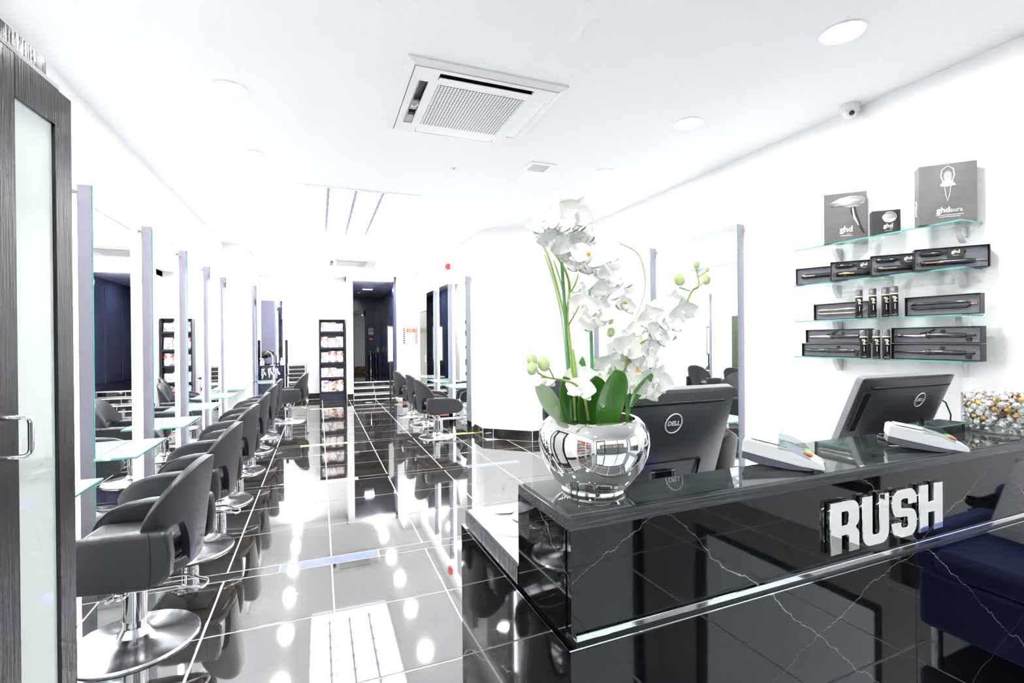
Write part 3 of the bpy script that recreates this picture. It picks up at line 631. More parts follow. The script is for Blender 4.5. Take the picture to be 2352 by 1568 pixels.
# ------------------------------------------------------------------ back-left corner
tr_ = thing('appliance_trolley', 'dark blue-black lacquered appliance trolley beneath the narrow back mirror', 'trolley', (-1.02, 12.45, 0))
MB().box(-.27, .27, -.17, .17, .10, .86).build('cabinet', 'navy', tr_, bevel=.006); MB().box(-.285, .285, -.18, .18, .86, .885).build('top', 'black_gloss', tr_, bevel=.004)
for k in range(3): MB().box(-.25, .25, -.176, -.17, .14 + k*.15, .27 + k*.15).build('drawer', 'navy', tr_, bevel=.003)
for sx in (-1, 1):
    for sy in (-1, 1): MB().cyl(.035, -.012, .012, 16, T=TR(sx*.22, sy*.12, .036, PI/2)).box(sx*.22 - .01, sx*.22 + .01, sy*.12 - .01, sy*.12 + .01, .04, .10).build('castor', 'grey_plastic', tr_)
dm = thing('hair_dryer', 'silver hair dryer hanging nozzle-down on the trolley front, left one', 'hair dryer', (-1.17, 12.22, .60), 0, 'hair dryers hung on the trolley')
MB().lathe([(.022, 0), (.026, .05), (.038, .10), (.045, .17), (.040, .21), (.02, .225)], 20).build('barrel', 'chrome', dm, smooth=40); MB().tube([(0, 0, .15), (.04, -.03, .13), (.065, -.045, .08)], .017, 10).build('handle', 'white_plastic', dm, smooth=50); MB().lathe([(.022, .0), (.024, -.015), (.03, -.03)], 16).build('nozzle', 'black_plastic', dm)
dup(dm, (-1.03, 12.22, .61), 0, 'silver hair dryer hanging nozzle-down on the trolley front, middle one'); dup(dm, (-.89, 12.22, .60), 0, 'silver hair dryer hanging nozzle-down on the trolley front, right one')
sb = thing('spray_bottle', 'white spray bottle standing on the trolley, left one', 'bottle', (-1.26, 12.33, .885), 0, 'spray bottles on the trolley')
MB().lathe([(.03, 0), (.032, .09), (.014, .12), (.014, .14)], 16).build('body', 'white_plastic', sb, smooth=40); MB().box(-.035, .015, -.01, .01, .14, .165).build('trigger_head', 'white_plastic', sb)
dup(sb, (-1.20, 12.58, .885), rad(60), 'white spray bottle standing on the trolley, second from left'); dup(sb, (-.80, 12.42, .885), rad(150), 'white spray bottle on the right end of the trolley top')
hd = thing('hood_dryer', 'black hood dryer with curved chrome arm standing on the trolley', 'hood dryer', (-.98, 12.47, .885))
MB().lathe([(.06, 0), (.055, .015), (.02, .02)], 20).build('foot', 'chrome', hd, smooth=40); MB().tube([(0, 0, .02), (.0, 0, .18), (-.04, -.02, .27), (-.12, -.04, .32)], .018, 10).build('arm', 'chrome', hd, smooth=50)
MB().sphere((-.17, -.05, .24), (.11, .10, .085), 18, 10).build('hood', 'black_gloss', hd, smooth=50); MB().box(-.26, -.20, -.10, -.02, .16, .21).build('vent_grid', 'steel', hd)
tw = thing('dryer_stand', 'slim tall black stand with a chrome foot, right of the trolley', 'stand', (-.715, 12.80, 0))
MB().box(-.028, .028, -.02, .02, .06, 1.46).build('column', 'black_gloss', tw, bevel=.004); MB().lathe([(.001, 0), (.10, 0), (.10, .02), (.03, .05), (.03, .07)], 24).build('foot', 'chrome', tw, smooth=35); MB().box(.01, .09, -.025, -.02, .98, 1.10, T=TR(0, 0, 0, 0, rad(20))).build('paper_tag', 'print_white', tw)
wc = thing('wheeled_chair', 'black padded chair in a chrome tube frame with small wheels by the back wall', 'chair', (-.47, 12.30, 0), rad(4))
for k in range(4): MB().box(-.17, .17, .12, .17, .50 + k*.095, .585 + k*.095).build('back_pad', 'leather_black', wc, bevel=.02, seg=3)
MB().box(-.18, .18, -.24, .14, .40, .47).build('seat', 'leather_black', wc, bevel=.02, seg=3)
for s in (-1, 1):
    MB().tube([(s*.20, .18, .10), (s*.20, .18, .86), (s*.20, .16, .895)], .012, 8).tube([(s*.20, -.24, .10), (s*.20, -.24, .62), (s*.20, -.22, .64), (s*.20, .17, .64)], .012, 8).tube([(s*.20, -.24, .38), (s*.20, .18, .38)], .010, 8).build('frame_tube', 'chrome', wc, smooth=50)
    MB().box(s*.20 - .025, s*.20 + .025, -.22, .14, .645, .675).build('arm_pad', 'leather_black', wc, bevel=.008)
    for yy in (-.24, .18):
        MB().lathe([(.02, -.012), (.055, -.014), (.058, 0), (.055, .014), (.02, .012)], 18, T=TR(s*.20, yy, .058, 0, PI/2)).build('wheel', 'chrome', wc, smooth=40)
MB().tube([(-.20, .16, .895), (.20, .16, .895)], .012, 8).tube([(-.20, -.24, .20), (.20, -.24, .20)], .010, 8).tube([(-.20, .18, .30), (.20, .18, .30)], .010, 8).build('cross_tube', 'chrome', wc, smooth=50)

# ------------------------------------------------------------------ corridor things
cn = thing('canister', 'tall black canister with a gold-coloured top, the left one on the corridor floor', 'canister', (1.38, 14.7, .392), 0, 'black canisters in the corridor')
MB().lathe([(.07, 0), (.07, .60), (.05, .66), (.02, .68)], 20).build('body', 'black_gloss', cn, smooth=30); MB().lathe([(.02, .68), (.025, .70), (.025, .73), (.01, .74)], 14).build('valve', 'gold', cn, smooth=30); MB().box(-.012, .012, -.073, -.069, .02, .60).build('chrome_stripe', 'chrome', cn)
c2_ = dup(cn, (1.56, 14.95, .392), 0, 'tall black canister with a gold-coloured top, the right one on the corridor floor')
sg = thing('wall_notice', 'small white notice on the dark far wall of the corridor', 'sign', (1.62, 17.06, 1.62)); MB().box(-.08, .08, 0, .015, 0, .22).build('panel', 'white_plastic', sg); MB().box(-.05, .05, -.004, 0, .12, .17).build('print', 'print_grey', sg)
sg = thing('call_point', 'small red call point under the white notice at the corridor end', 'alarm', (1.62, 17.06, 1.44)); MB().box(-.06, .06, 0, .03, 0, .09).build('housing', 'red', sg, bevel=.006); MB().box(-.03, .03, -.004, 0, .02, .06).build('window', 'print_white', sg)
sg = thing('light_switch', 'small white switch plate low on the corridor end wall', 'switch', (1.84, 17.06, 1.05)); MB().box(-.03, .03, 0, .012, 0, .14).build('plate', 'white_plastic', sg, bevel=.003); MB().box(-.012, .012, -.006, 0, .05, .09).build('rocker', 'white_metal', sg)
cl = thing('corridor_light', 'slim flat ceiling light inside the dark corridor', 'light', (1.27, 14.2, 2.88)); MB().box(-.14, .14, -.07, .07, -.03, 0).build('housing', 'grey_plastic', cl, bevel=.004); MB().box(-.12, .12, -.05, .05, -.034, -.03).build('diffuser', 'corridor_fill', cl)
sd = thing('smoke_detector', 'small round detector on the dark corridor ceiling', 'detector', (1.12, 15.4, 2.88)); MB().lathe([(.05, 0), (.045, -.03), (.03, -.045)], 18).build('housing', 'white_plastic', sd, smooth=30); MB().cyl(.008, -.05, -.044, 8).build('indicator', 'red', sd)

# ------------------------------------------------------------------ glass door in the left foreground
dd = math.atan2(-.998, -.065)
gd = thing('glass_door', 'open black wood-grained door with a narrow frosted glass panel at the left edge', 'door', (-.667, 1.752, 0), dd)
q = MB().box(0, .08, -.022, .022, .01, 2.10).box(.243, .90, -.022, .022, .01, 2.10)
MB().box(0, .08, -.022, .022, .01, 2.10).build('stile', 'wood', gd, bevel=.002, seg=1); MB().box(.243, .36, -.022, .022, .01, 2.10).build('stile', 'wood', gd, bevel=.002, seg=1); MB().box(.80, .90, -.022, .022, .01, 2.10).build('stile', 'wood', gd, bevel=.002, seg=1)
MB().box(.08, .243, -.022, .022, 2.0, 2.10).box(.36, .80, -.022, .022, 2.0, 2.10).build('top_rail', 'wood', gd); MB().box(.08, .243, -.022, .022, .01, .16).box(.36, .80, -.022, .022, .01, .16).build('bottom_rail', 'wood', gd)
MB().box(.081, .242, -.008, .014, .16, 2.0, faces_mi={3: 1, 5: 1}).build('glass_panel', ['frosted', 'glass_edge'], gd); MB().box(.36, .80, -.008, .008, .16, 2.0).build('glass_panel', 'frosted', gd)
hz = 1.204
MB().tube([(.302, .02, hz + .045), (.300, .060, hz + .045), (.292, .066, hz + .040), (.290, .068, hz + .03), (.290, .068, hz - .03), (.292, .066, hz - .040), (.300, .060, hz - .045), (.302, .02, hz - .045)], .0055, 10).build('handle', 'chrome', gd, smooth=50)
tk = thing('door_track', 'black wood-grained track box along the top of the open glass door', 'door track', (-.667, 1.752, 2.104), dd)
MB().box(.03, .90, -.065, -.02, 0, .09).build('cover', 'wood', tk, bevel=.002, seg=1); MB().box(.05, .88, -.02, .018, 0, .012).build('rail', 'steel', tk)
# ------------------------------------------------------------------ reception desk
dz = rad(1.35)
desk = thing('reception_desk', 'glossy black veined reception desk with a raised glass-topped counter and mirror letters', 'desk', (.404, .766, 0), dz)
DL = 2.95
plan = [(0, 0), (DL, 0), (DL, .262), (.86, .262), (.80, .138), (.24, .138), (.20, .229), (.003, .229)]
inner = [(.006, .006), (DL - .01, .006), (DL - .01, .256), (.864, .256), (.803, .132), (.236, .132), (.196, .223), (.009, .223)]
MB().box(.004, DL, .002, .018, .895, 1.079).build('front_panel', 'marble', desk)
MB().box(0.002, .012, .018, .229, .883, 1.079).build('end_panel', 'marble', desk)
MB().prism([(x * .999 + .003, y * .96 + .02) for x, y in plan[:1]] + [(DL, .02), (DL, .255), (.862, .255), (.802, .13), (.238, .13), (.198, .222), (.012, .222)], .883, 1.078).build('core', 'black_plastic', desk)
q = MB(); n_ = len(plan)
vs = [(x, y, 1.079) for x, y in plan] + [(x, y, 1.100) for x, y in plan] + [(x, y, 1.100) for x, y in inner]
fs = [tuple(range(n_ - 1, -1, -1))] + [(i, (i + 1) % n_, n_ + (i + 1) % n_, n_ + i) for i in range(n_)] + [(n_ + i, n_ + (i + 1) % n_, 2*n_ + (i + 1) % n_, 2*n_ + i) for i in range(n_)] + [tuple(2*n_ + i for i in range(n_))]
q.add(vs, fs).build('counter_edge', 'wood_h', desk)
gl1 = [(.008, .008), (1.545, .008), (1.545, .254), (.866, .254), (.805, .130), (.234, .130), (.194, .221), (.011, .221)]
MB().prism(gl1, 1.1002, 1.1042, 0).build('counter_glass', 'counter_glass', desk)
MB().box(1.549, DL - .012, .008, .254, 1.1002, 1.1042).build('counter_glass', 'counter_glass', desk)
MB().box(.012, DL, -.003, .010, .8825, .8945).build('chrome_strip', 'chrome', desk, bevel=.0015)
MB().box(.018, DL, .012, .20, .8705, .8825).build('shadow_gap', 'black_plastic', desk)
# lower block clad in tiles: front and end
MB().box(.012, DL, .014, .64, .0, .868).build('carcass', 'black_plastic', desk)
for k in range(3): MB().box(k*1.0 + .001, min((k + 1)*1.0 - .001, DL), 0, .014, .004, .868).build('front_slab', 'marble', desk, bevel=.001, seg=1)
MB().box(0, .012, .0145, .652, .004, .868).build('end_slab', 'marble', desk, bevel=.001, seg=1)
MB().box(-.001, .02, -.0005, .652, .868, .8705).box(.02, DL, -.0005, .014, .868, .8705).build('bright_edge', 'chrome', desk)
# worktop behind the counter
MB().box(.004, 1.60, .24, .622, .876, .918).build('worktop_edge', 'wood', desk)
MB().box(.010, 1.594, .245, .616, .918, .9225).build('worktop_glass', 'worktop_reflect', desk)
MB().box(1.60, DL, .27, .66, .70, .74).build('low_worktop', 'black_gloss', desk)
# lettering on the front
def arc(cx, cy, rx, ry, a0, a1, n=6): return [(cx + rx*math.cos(rad(a0 + (a1 - a0)*i/n)), cy + ry*math.sin(rad(a0 + (a1 - a0)*i/n))) for i in range(n + 1)]
Rr = [[(0, 0), (0, 1), (.70, 1)] + arc(.70, .80, .28, .20, 80, 0) + arc(.74, .62, .24, .16, 0, -60)[:-1] + [(.86, .475)] + arc(.74, .32, .24, .13, 60, 0)[1:] + [(.98, 0), (.63, 0), (.63, .30), (.57, .345), (.36, .345), (.36, 0)],
      [(.36, .53), (.56, .53), (.62, .59), (.62, .76), (.56, .81), (.36, .81)]]
Uu = [[(0, 1), (0, .25)] + arc(.27, .25, .27, .25, 180, 270)[1:] + arc(.71, .25, .27, .25, 270, 360) + [(.98, 1), (.63, 1), (.63, .29)] + arc(.55, .27, .08, .07, 0, -90)[1:] + arc(.43, .27, .08, .07, 270, 180) + [(.35, 1)]]
Ss = [[(0, .32), (.34, .32)] + arc(.44, .25, .09, .06, 180, 270)[1:] + arc(.56, .25, .08, .06, 270, 360) + arc(.50, .36, .14, .07, 0, 90)[2:] + [(.30, .44)] + arc(.26, .70, .26, .28, 250, 180)[1:] + arc(.28, .74, .28, .26, 180, 90)[1:] + arc(.70, .74, .28, .26, 90, 0) + [(.98, .68), (.64, .68)] + arc(.56, .75, .08, .06, 0, 90)[1:] + arc(.42, .75, .08, .06, 90, 180) + arc(.46, .66, .12, .06, 180, 270)[1:] + [(.70, .58)] + arc(.70, .33, .28, .25, 70, 0)[1:] + arc(.70, .26, .28, .26, 0, -90)[1:] + arc(.28, .26, .28, .26, 270, 180)]
Hh = [[(0, 0), (0, 1), (.35, 1), (.35, .62), (.63, .62), (.63, 1), (.98, 1), (.98, 0), (.63, 0), (.63, .40), (.35, .40), (.35, 0)]]
for k, (nm_, ol) in enumerate((('R', Rr), ('U', Uu), ('S', Ss), ('H', Hh))):
    me = curve_mesh('letter', [[(x*.099, y*.116) for x, y in o_] for o_ in ol], .010, .0006, 'chrome_vase')
    piece('letter', me, desk, (.664 + k*.1105, -.0055, .923), (PI/2, 0, 0))['label'] = 'mirror-polished capital letter %s' % nm_

# ------------------------------------------------------------------ vase and orchid
VX, VY, VZ = .530, .893, 1.1045
vs_ = thing('silver_vase', 'round mirror-silver vase standing at the left end of the desk counter', 'vase', (VX, VY, VZ))
prof = [(.001, .004), (.070, .004), (.073, 0), (.076, .004), (.074, .010), (.090, .024), (.112, .055), (.126, .090), (.1295, .115), (.127, .140), (.117, .160), (.106, .170), (.100, .1725), (.095, .170), (.098, .160), (.105, .140), (.100, .10), (.001, .095)]
MB().lathe([(x*.885, z*.87) for x, z in prof], 72, cap=False).build('body', 'chrome_vase', vs_, smooth=50)
MB().lathe([(.001, .112), (.05, .116), (.089, .108)], 32, cap=False).build('soil', 'moss', vs_, smooth=60)

# pixel -> point on the vertical plane through the vase at depth Y (used only to read positions off the photograph)
def W_(px, py, Y=VY):
    d_ = _R * ((px - 1176) / 1132.7) - _U * ((py - 784) / 1132.7) + _F; k = Y / d_.y; return Vector((d_.x * k, Y, CAM_H + d_.z * k))
orch = thing('orchid', 'white artificial orchid with green buds and strap leaves, standing in the silver vase', 'plant', (VX, VY, VZ))
oo = Vector((VX, VY, VZ))
def path(pts, Y0=VY, n=6):
    P = [W_(x, y, Y0 + (dy if dy is not None else 0)) - oo for x, y, dy in pts]
    out = []
    for i in range(len(P) - 1):
        p0 = P[max(i - 1, 0)]; p1 = P[i]; p2 = P[i + 1]; p3 = P[min(i + 2, len(P) - 1)]
        for k in range(n):
            t = k / n; out.append(.5 * ((2*p1) + (-p0 + p2)*t + (2*p0 - 5*p1 + 4*p2 - p3)*t*t + (-p0 + 3*p1 - 3*p2 + p3)*t*t*t))
    out.append(P[-1]); return out
def stem(nm_, pts, r0, r1, m):
    P = path(pts); N = len(P); return MB().tube(P, [r0 + (r1 - r0)*i/(N - 1) for i in range(N)], 8).build(nm_, m, orch, smooth=60)
stem('stake', [(1311, 965, 0), (1303, 800, 0), (1296, 690, 0), (1289, 583, 0)], .0042, .0034, 'stake')
stem('stake', [(1364, 960, .02), (1358, 780, .02), (1352, 580, .02)], .0042, .0034, 'stake')
stem('stem', [(1322, 965, -.01), (1312, 820, -.01), (1303, 730, 0), (1308, 665, -.005), (1302, 630, 0), (1284, 596, 0), (1262, 566, 0), (1248, 540, 0), (1256, 508, -.005), (1272, 496, -.01), (1287, 482, -.01), (1300, 463, -.01)], .0032, .0014, 'stem')
stem('stem', [(1276, 500, -.01), (1290, 512, -.015), (1302, 516, -.02)], .0014, .001, 'stem'); stem('stem', [(1288, 484, -.01), (1298, 494, -.015), (1304, 497, -.02)], .0011, .0009, 'stem')
stem('stem', [(1291, 608, 0), (1297, 590, -.01), (1296, 570, -.015)], .0018, .0012, 'stem'); stem('stem', [(1308, 672, -.005), (1320, 655, -.02), (1329, 628, -.03)], .0018, .0012, 'stem'); stem('stem', [(1306, 745, 0), (1318, 725, -.02), (1330, 702, -.03)], .0018, .0012, 'stem')
stem('stem', [(1368, 960, .02), (1361, 820, .02), (1360, 730, .02), (1385, 690, .01), (1392, 672, .0)], .003, .0014, 'stem')
stem('stem', [(1420, 965, 0), (1425, 900, -.01), (1440, 830, -.01), (1470, 790, -.02), (1520, 762, -.03), (1556, 725, -.04), (1576, 695, -.05), (1590, 668, -.05), (1604, 658, -.05), (1603, 636, -.05), (1598, 614, -.05)], .0032, .0012, 'stem')
stem('stem', [(1603, 636, -.05), (1614, 629, -.055), (1624, 622, -.055)], .0012, .001, 'stem'); stem('stem', [(1592, 664, -.05), (1608, 655, -.055), (1620, 645, -.06)], .0014, .001, 'stem')
stem('stem', [(1352, 965, -.04), (1340, 905, -.05), (1320, 882, -.06), (1290, 872, -.07), (1255, 866, -.08), (1236, 856, -.08)], .003, .0016, 'stem'); stem('stem', [(1272, 869, -.075), (1266, 855, -.08), (1260, 845, -.085)], .0016, .001, 'stem'); stem('stem', [(1236, 856, -.08), (1230, 840, -.085)], .0014, .001, 'stem')
stem('stem', [(1338, 910, -.05), (1352, 900, -.06), (1362, 885, -.065)], .0022, .0014, 'stem')
for a in ([(1560, 660, -.04), (1585, 668, -.045)], [(1548, 722, -.04), (1556, 732, -.04)], [(1412, 842, -.03), (1424, 866, -.02)], [(1424, 866, -.02), (1436, 845, -.03)]): stem('stem', a, .0016, .0012, 'stem')
def blade(pts, w, m):
    P = path(pts, n=8); N = len(P); vs = []; fs = []
    for i, p in enumerate(P):
        t_ = (P[min(i + 1, N - 1)] - P[max(i - 1, 0)]).normalized(); sd_ = t_.cross(Vector((.35, -.93, 0))).normalized(); ww = w * math.sin(PI * min(1, .12 + .88*(1 - i/(N - 1)) ** .7)) if i < N - 1 else .0003
        vs += [p - sd_*ww, p + Vector((.1, -1, 0))*ww*.3, p + sd_*ww]
    for i in range(N - 1): fs += [(3*i, 3*i + 1, 3*i + 4, 3*i + 3), (3*i + 1, 3*i + 2, 3*i + 5, 3*i + 4)]
    return MB().add(vs, fs).build('grass_blade', m, orch, smooth=60, solid=.0006)
blade([(1325, 965, .01), (1312, 850, .01), (1298, 740, .01), (1278, 650, .01), (1254, 575, .01), (1224, 531, .01)], .0034, 'blade')
blade([(1318, 965, .02), (1303, 860, .02), (1290, 730, .02), (1270, 640, .02), (1250, 580, .02)], .0030, 'blade_pale'); blade([(1330, 965, 0), (1318, 860, 0), (1304, 730, .0), (1288, 650, .0), (1271, 596, .0)], .0022, 'blade')
blade([(1400, 965, .04), (1440, 800, .04), (1463, 725, .04), (1478, 680, .04), (1482, 640, .04), (1474, 600, .04), (1458, 575, .04), (1420, 557, .04)], .0032, 'blade_pale')
blade([(1340, 965, -.02), (1330, 900, -.02), (1322, 860, -.02), (1316, 800, -.02)], .0045, 'blade')
def leaf(base, tip, w, bend, Y=0, fold=.25, m='leaf', lab=None):
    b0 = W_(base[0], base[1], VY + Y) - oo; t0 = W_(tip[0], tip[1], VY + Y + bend) - oo; ax = (t0 - b0); L_ = ax.length; ax.normalize(); sd_ = ax.cross(Vector((.36, -.93, 0))).normalized(); nn = sd_.cross(ax).normalized(); NU, NV = 9, 16
    def fn(u, v):
        s = v; wd = w * (math.sin(PI * (.10 + .87*s) ** 1.15) ** .6 if s < .999 else .02) * (.62 + .5*s if s < .7 else .97 - .15*(s - .7)); c_ = (u - .5) * 2
        return b0 + ax * (L_*s) + sd_ * (c_*wd) + nn * (fold * wd * (abs(c_)) ** 1.3 - .06*L_*math.sin(PI*s))
    o = MB().grid(fn, NU, NV).build('leaf', m, orch, smooth=80, solid=.0016, sub=1)
    if lab: o['label'] = lab
leaf((1328, 1000), (1294, 864), .032, -.02, .0); leaf((1398, 1010), (1412, 848), .060, -.05, -.02, .18); leaf((1350, 1010), (1368, 862), .054, -.02, -.01, .2); leaf((1440, 985), (1450, 880), .011, 0, -.01, .5); leaf((1447, 935), (1496, 856), .027, -.05, -.02, .2)
leaf((1335, 960), (1338, 818), .020, .02, .03); leaf((1330, 975), (1308, 880), .020, .01, .02); leaf((1312, 985), (1228, 876), .024, -.02, .0, .35, 'blade_pale', 'pale grey-green leaf leaning out to the left')
def bud(px, py, r, Y=-.03, tilt=0):
    p = W_(px, py, VY + Y) - oo; o = MB().sphere((0, 0, 0), (r, r, r*1.22), 14, 10).build('bud', 'bud', orch, smooth=80, loc=p); o.rotation_euler = (0, rad(tilt), 0)
for a in ((1222, 827, .0098, -.085, -8), (1222, 846, .0098, -.09, 10), (1249, 836, .0110, -.09, -12), (1302, 517, .0105, -.025, 0), (1304, 497, .0045, -.02, 0), (1306, 464, .0062, -.015, 20), (1290, 463, .0060, -.012, -50), (1600, 608, .0068, -.055, 0), (1624, 619, .0046, -.06, 0), (1622, 642, .0090, -.065, 0), (1560, 642, .0115, -.05, -35), (1401, 735, .0075, -.02, 0), (1403, 763, .0085, -.02, 20)): bud(*a)
# one flower head: five petals and an orange lip, then copies
def petal_mesh():
    q = MB()
    def pet(ang, L_, w, cup, zoff, pw=.5):
        ca, sa = math.cos(ang), math.sin(ang)
        def fn(u, v):
            s = v; wd = w * max(.06, math.sin(PI * (.08 + .86*s) ** pw)) ; c_ = (u - .5)*2; r_ = L_*s
            z = zoff + cup*s*s*L_ + .18*wd*c_*c_ + .05*wd*math.sin(7*s + 3*c_)
            return Vector((ca*r_ - sa*wd*c_, sa*r_ + ca*wd*c_, z))
        q.grid(fn, 7, 8)
    for a in (90, 212, 328): pet(rad(a), .036, .0125, .10, 0, .8)
    for a in (5, 175): pet(rad(a), .040, .0215, .16, .0015, .7)
    return q.mesh('petals', 'petal', 80)
PM = petal_mesh()
lipm = MB().sphere((0, -.004, .006), (.0045, .006, .004), 10, 8).tube([(0, 0, .002), (0, .002, .010), (0, -.002, .014)], [.003, .004, .002], 8).mesh('lip', 'lip', 60)
lipw = lipm.copy(); lipw.materials[0] = M['petal']
colm = MB().grid(lambda u, v: Vector(((u - .5)*.018*(1 - v*.5), -.004 - .014*v, .004 + .008*math.sin(PI*u) + .004*v)), 6, 5).mesh('lower_petal', 'petal', 80)
fl = [(1262, 478), (1298, 478), (1246, 512), (1322, 488), (1330, 520), (1278, 520), (1305, 545), (1270, 553), (1345, 548), (1312, 575), (1350, 590), (1326, 612), (1368, 618), (1388, 594), (1402, 628), (1340, 655), (1376, 655), (1344, 700), (1396, 668), (1426, 645), (1376, 712), (1358, 738), (1430, 700),
      (1548, 694), (1566, 716), (1524, 706), (1535, 742), (1500, 728), (1478, 752), (1506, 768), (1530, 770), (1460, 780), (1490, 800), (1440, 798), (1452, 820), (1418, 810), (1478, 826), (1398, 838), (1440, 850), (1404, 868), (1462, 852), (1336, 893), (1376, 888), (1330, 868), (1486, 900), (1506, 872), (1250, 868), (1454, 883)]
rnd = random.Random(11)
for k, (px, py) in enumerate(fl):
    Y = -.02 + rnd.uniform(-.045, .035) - (.02 if px > 1480 else 0); p = W_(px, py, VY + Y) - oo
    o = piece('flower', PM, orch, p, (rad(90 + rnd.uniform(-32, 22)), rnd.uniform(-.5, .5), rad(-30 + rnd.uniform(-45, 45))), (rnd.uniform(.80, 1.0),)*3)
    piece('lip', lipm if k % 6 == 4 else lipw, o); piece('lower_petal', colm, o)

# ------------------------------------------------------------------ computers
def make_monitor(label, loc, rz, tilt):
    t_ = thing('desktop_computer', label, 'computer', loc, 0, 'all-in-one computers on the desk', rot=(tilt, 0, rz)); w, h = .555, .355
    # local: x width, z height, back face towards -y, origin at bottom centre
    q = MB(); outline = rpoly(-w/2, w/2, 0, h, .022, 5)
    T = TR(0, 0, 0, PI/2)
    q.prism(outline, -.024, .0, T=T); q.build('screen_frame', 'frame_lit', t_, bevel=.003)
    MB().box(-w/2 + .02, w/2 - .02, .0245, .0255, .025, h - .02).build('screen', 'black_gloss', t_)
    def back(u, v):
        a = u*2 - 1; c_ = v; e = max(abs(a), abs(c_*2 - 1)); wd = w/2 - .004
        bulge = (1 - abs(a) ** 4) * (math.sin(PI * min(1, max(0, .08 + .84*(1 - c_)))) ** .6)
        return Vector((a*wd, -.002 - .040*bulge, .004 + c_*(h - .008)))
    bk = MB().grid(back, 25, 15).build('back_shell', 'screen_back', t_, smooth=80)
    MB().box(-.235, .215, -.030, -.012, h - .036, h - .025).build('vent_slot', 'black_plastic', t_, bevel=.004)
    cx, cz, yy = .034, .272, -.0425
    MB().tube([(cx +   .0275*math.cos(2*PI*i/40), yy, cz + .029*math.sin(2*PI*i/40)) for i in range(40)], .0018, 6, closed=True).build('logo_ring', 'print_white', t_, smooth=60)
    piece('lettering', text_mesh('DELL', .0185, 'print_white', .0006, .0006), t_, (cx, yy - .0005, cz), (PI/2, 0, 0))
    q = MB().box(-.11, .16, -.0445, -.040, .150, .1512).box(.159, .160, -.0445, -.036, .05, .15); q.build('cover_seam', 'black_plastic', t_)
    MB().box(-w/2 + .012, -w/2 + .05, -.020, -.010, .14, h - .05).build('side_panel', 'black_plastic', t_, bevel=.004)
    MB().box(w/2 - .16, w/2 - .11, -.036, -.030, .012, .03).build('status_light', 'blue_led', t_)
    return t_
m1 = make_monitor('black all-in-one computer seen from behind, immediately right of the silver vase', (.875, 1.228, .935), rad(0), rad(18))
m2 = dup(m1, (2.115, 1.335, .935), 0, 'black all-in-one computer seen from behind, on the right beside the sweet jar', rot=(rad(22), 0, 0))
def stand(px, py, pz, nm_lab, x):
    s = thing('computer_stand', nm_lab, 'stand', (px, py, pz), 0, 'stands of the two computers')
    MB().box(-.040, -.026, -.012, .004, 0, .125).box(.026, .040, -.012, .004, 0, .125).build('hoop', 'chrome', s, bevel=.002); MB().box(-.026, .026, -.012, .012, .10, .125).build('hinge', 'black_gloss', s, bevel=.004); MB().box(-.10, .10, -.04, .06, -.008, 0).build('foot', 'black_gloss', s, bevel=.003)
stand(.865, 1.105, .932, 'small silver hoop stand under the computer beside the vase', 0)
MB().tube([(.0, 0, 0), (.005, .0, .05), (-.01, .01, .10), (-.05, .02, .125), (-.065, .02, .12)], .0028, 8).build('cord', 'black_plastic', None, loc=(2.43, 1.24, 1.04), smooth=60)
D.objects['cord'].name = 'power_cord'; tag(D.objects['power_cord'], 'thin black power cord curving down beside the right-hand computer', 'cord')

# ------------------------------------------------------------------ card terminals
def make_terminal(label, loc, rz, pitch):
    # local: x forward (towards the customer, lower end), y left, z up
    t_ = thing('card_terminal', label, 'card reader', loc, 0, 'card readers on the counter', rot=(0, pitch, rz))
    L_ = .175; hw = .039
    side = [(-L_/2, .012), (-L_/2, .040), (-L_/2 + .006, .045), (.02, .040), (.055, .030), (L_/2 - .006, .020), (L_/2, .014), (L_/2, .006), (.04, .004), (-.03, .008)]
    MB().prism(side, -hw, hw, T=TR(0, 0, 0, PI/2)).build('body', 'terminal', t_, bevel=.004, seg=3)
    low = [(-L_/2 + .002, -.004), (-L_/2 + .002, .012), (-.03, .008), (.04, .004), (L_/2 - .02, .004), (L_/2 - .03, -.002), (.02, -.008), (-.05, -.010)]
    MB().prism(low, -hw + .003, hw - .003, T=TR(0, 0, 0, PI/2)).build('underside', 'terminal_dark', t_, bevel=.002)
    MB().box(-.075, -.012, -.029, .029, .0432, .0445, T=TR(0, 0, 0, 0, rad(3))).build('display', 'print_white', t_)
    for s in (-1, 1):
        hood = [(-.012, .036), (-.012, .060), (.015, .058), (.042, .047), (.056, .034), (.056, .024), (.02, .036)]
        MB().prism(hood, -.0012, .0012, T=TR(0, s*(hw - .001), 0, PI/2)).build('privacy_shield', 'shield', t_)
    MB().prism([(-.030, .030), (-.030, .058), (-.018, .072), (.018, .072), (.030, .058), (.030, .030)], -.001, .001, T=TR(-.012, 0, 0, PI/2, 0, PI/2)).build('privacy_shield', 'shield', t_)
    sl = -math.atan2(.012, .035); 
    for r_ in range(3):
        for c_ in range(3): MB().box(-.0055, .0055, -.008, .008, 0, .003, T=TR(.002 + r_*.0135, (c_ - 1)*.020, .0405 - .0045*r_, 0, rad(14))).build('key', 'white_plastic', t_, bevel=.0012)
    for c_, m_ in enumerate(('key_green', 'key_yellow', 'key_red')): MB().sphere((.050, (1 - c_)*.022, .0325), (.011, .0115, .0055), 12, 6).build('key', m_, t_, smooth=60)['label'] = '%s button' % m_[4:]
    MB().box(L_/2 - .0015, L_/2 + .0006, -.024, .024, .0125, .0145).build('card_slot', 'black_plastic', t_)
    return t_
t1 = make_terminal('white card reader on the counter between the two computers, coloured keys facing out', (1.040, .873, 1.1158), rad(-52), rad(7))
dup(t1, (1.550, .852, 1.1158), 0, 'white card reader in front of the right-hand computer', rot=(0, rad(7), rad(-52)))
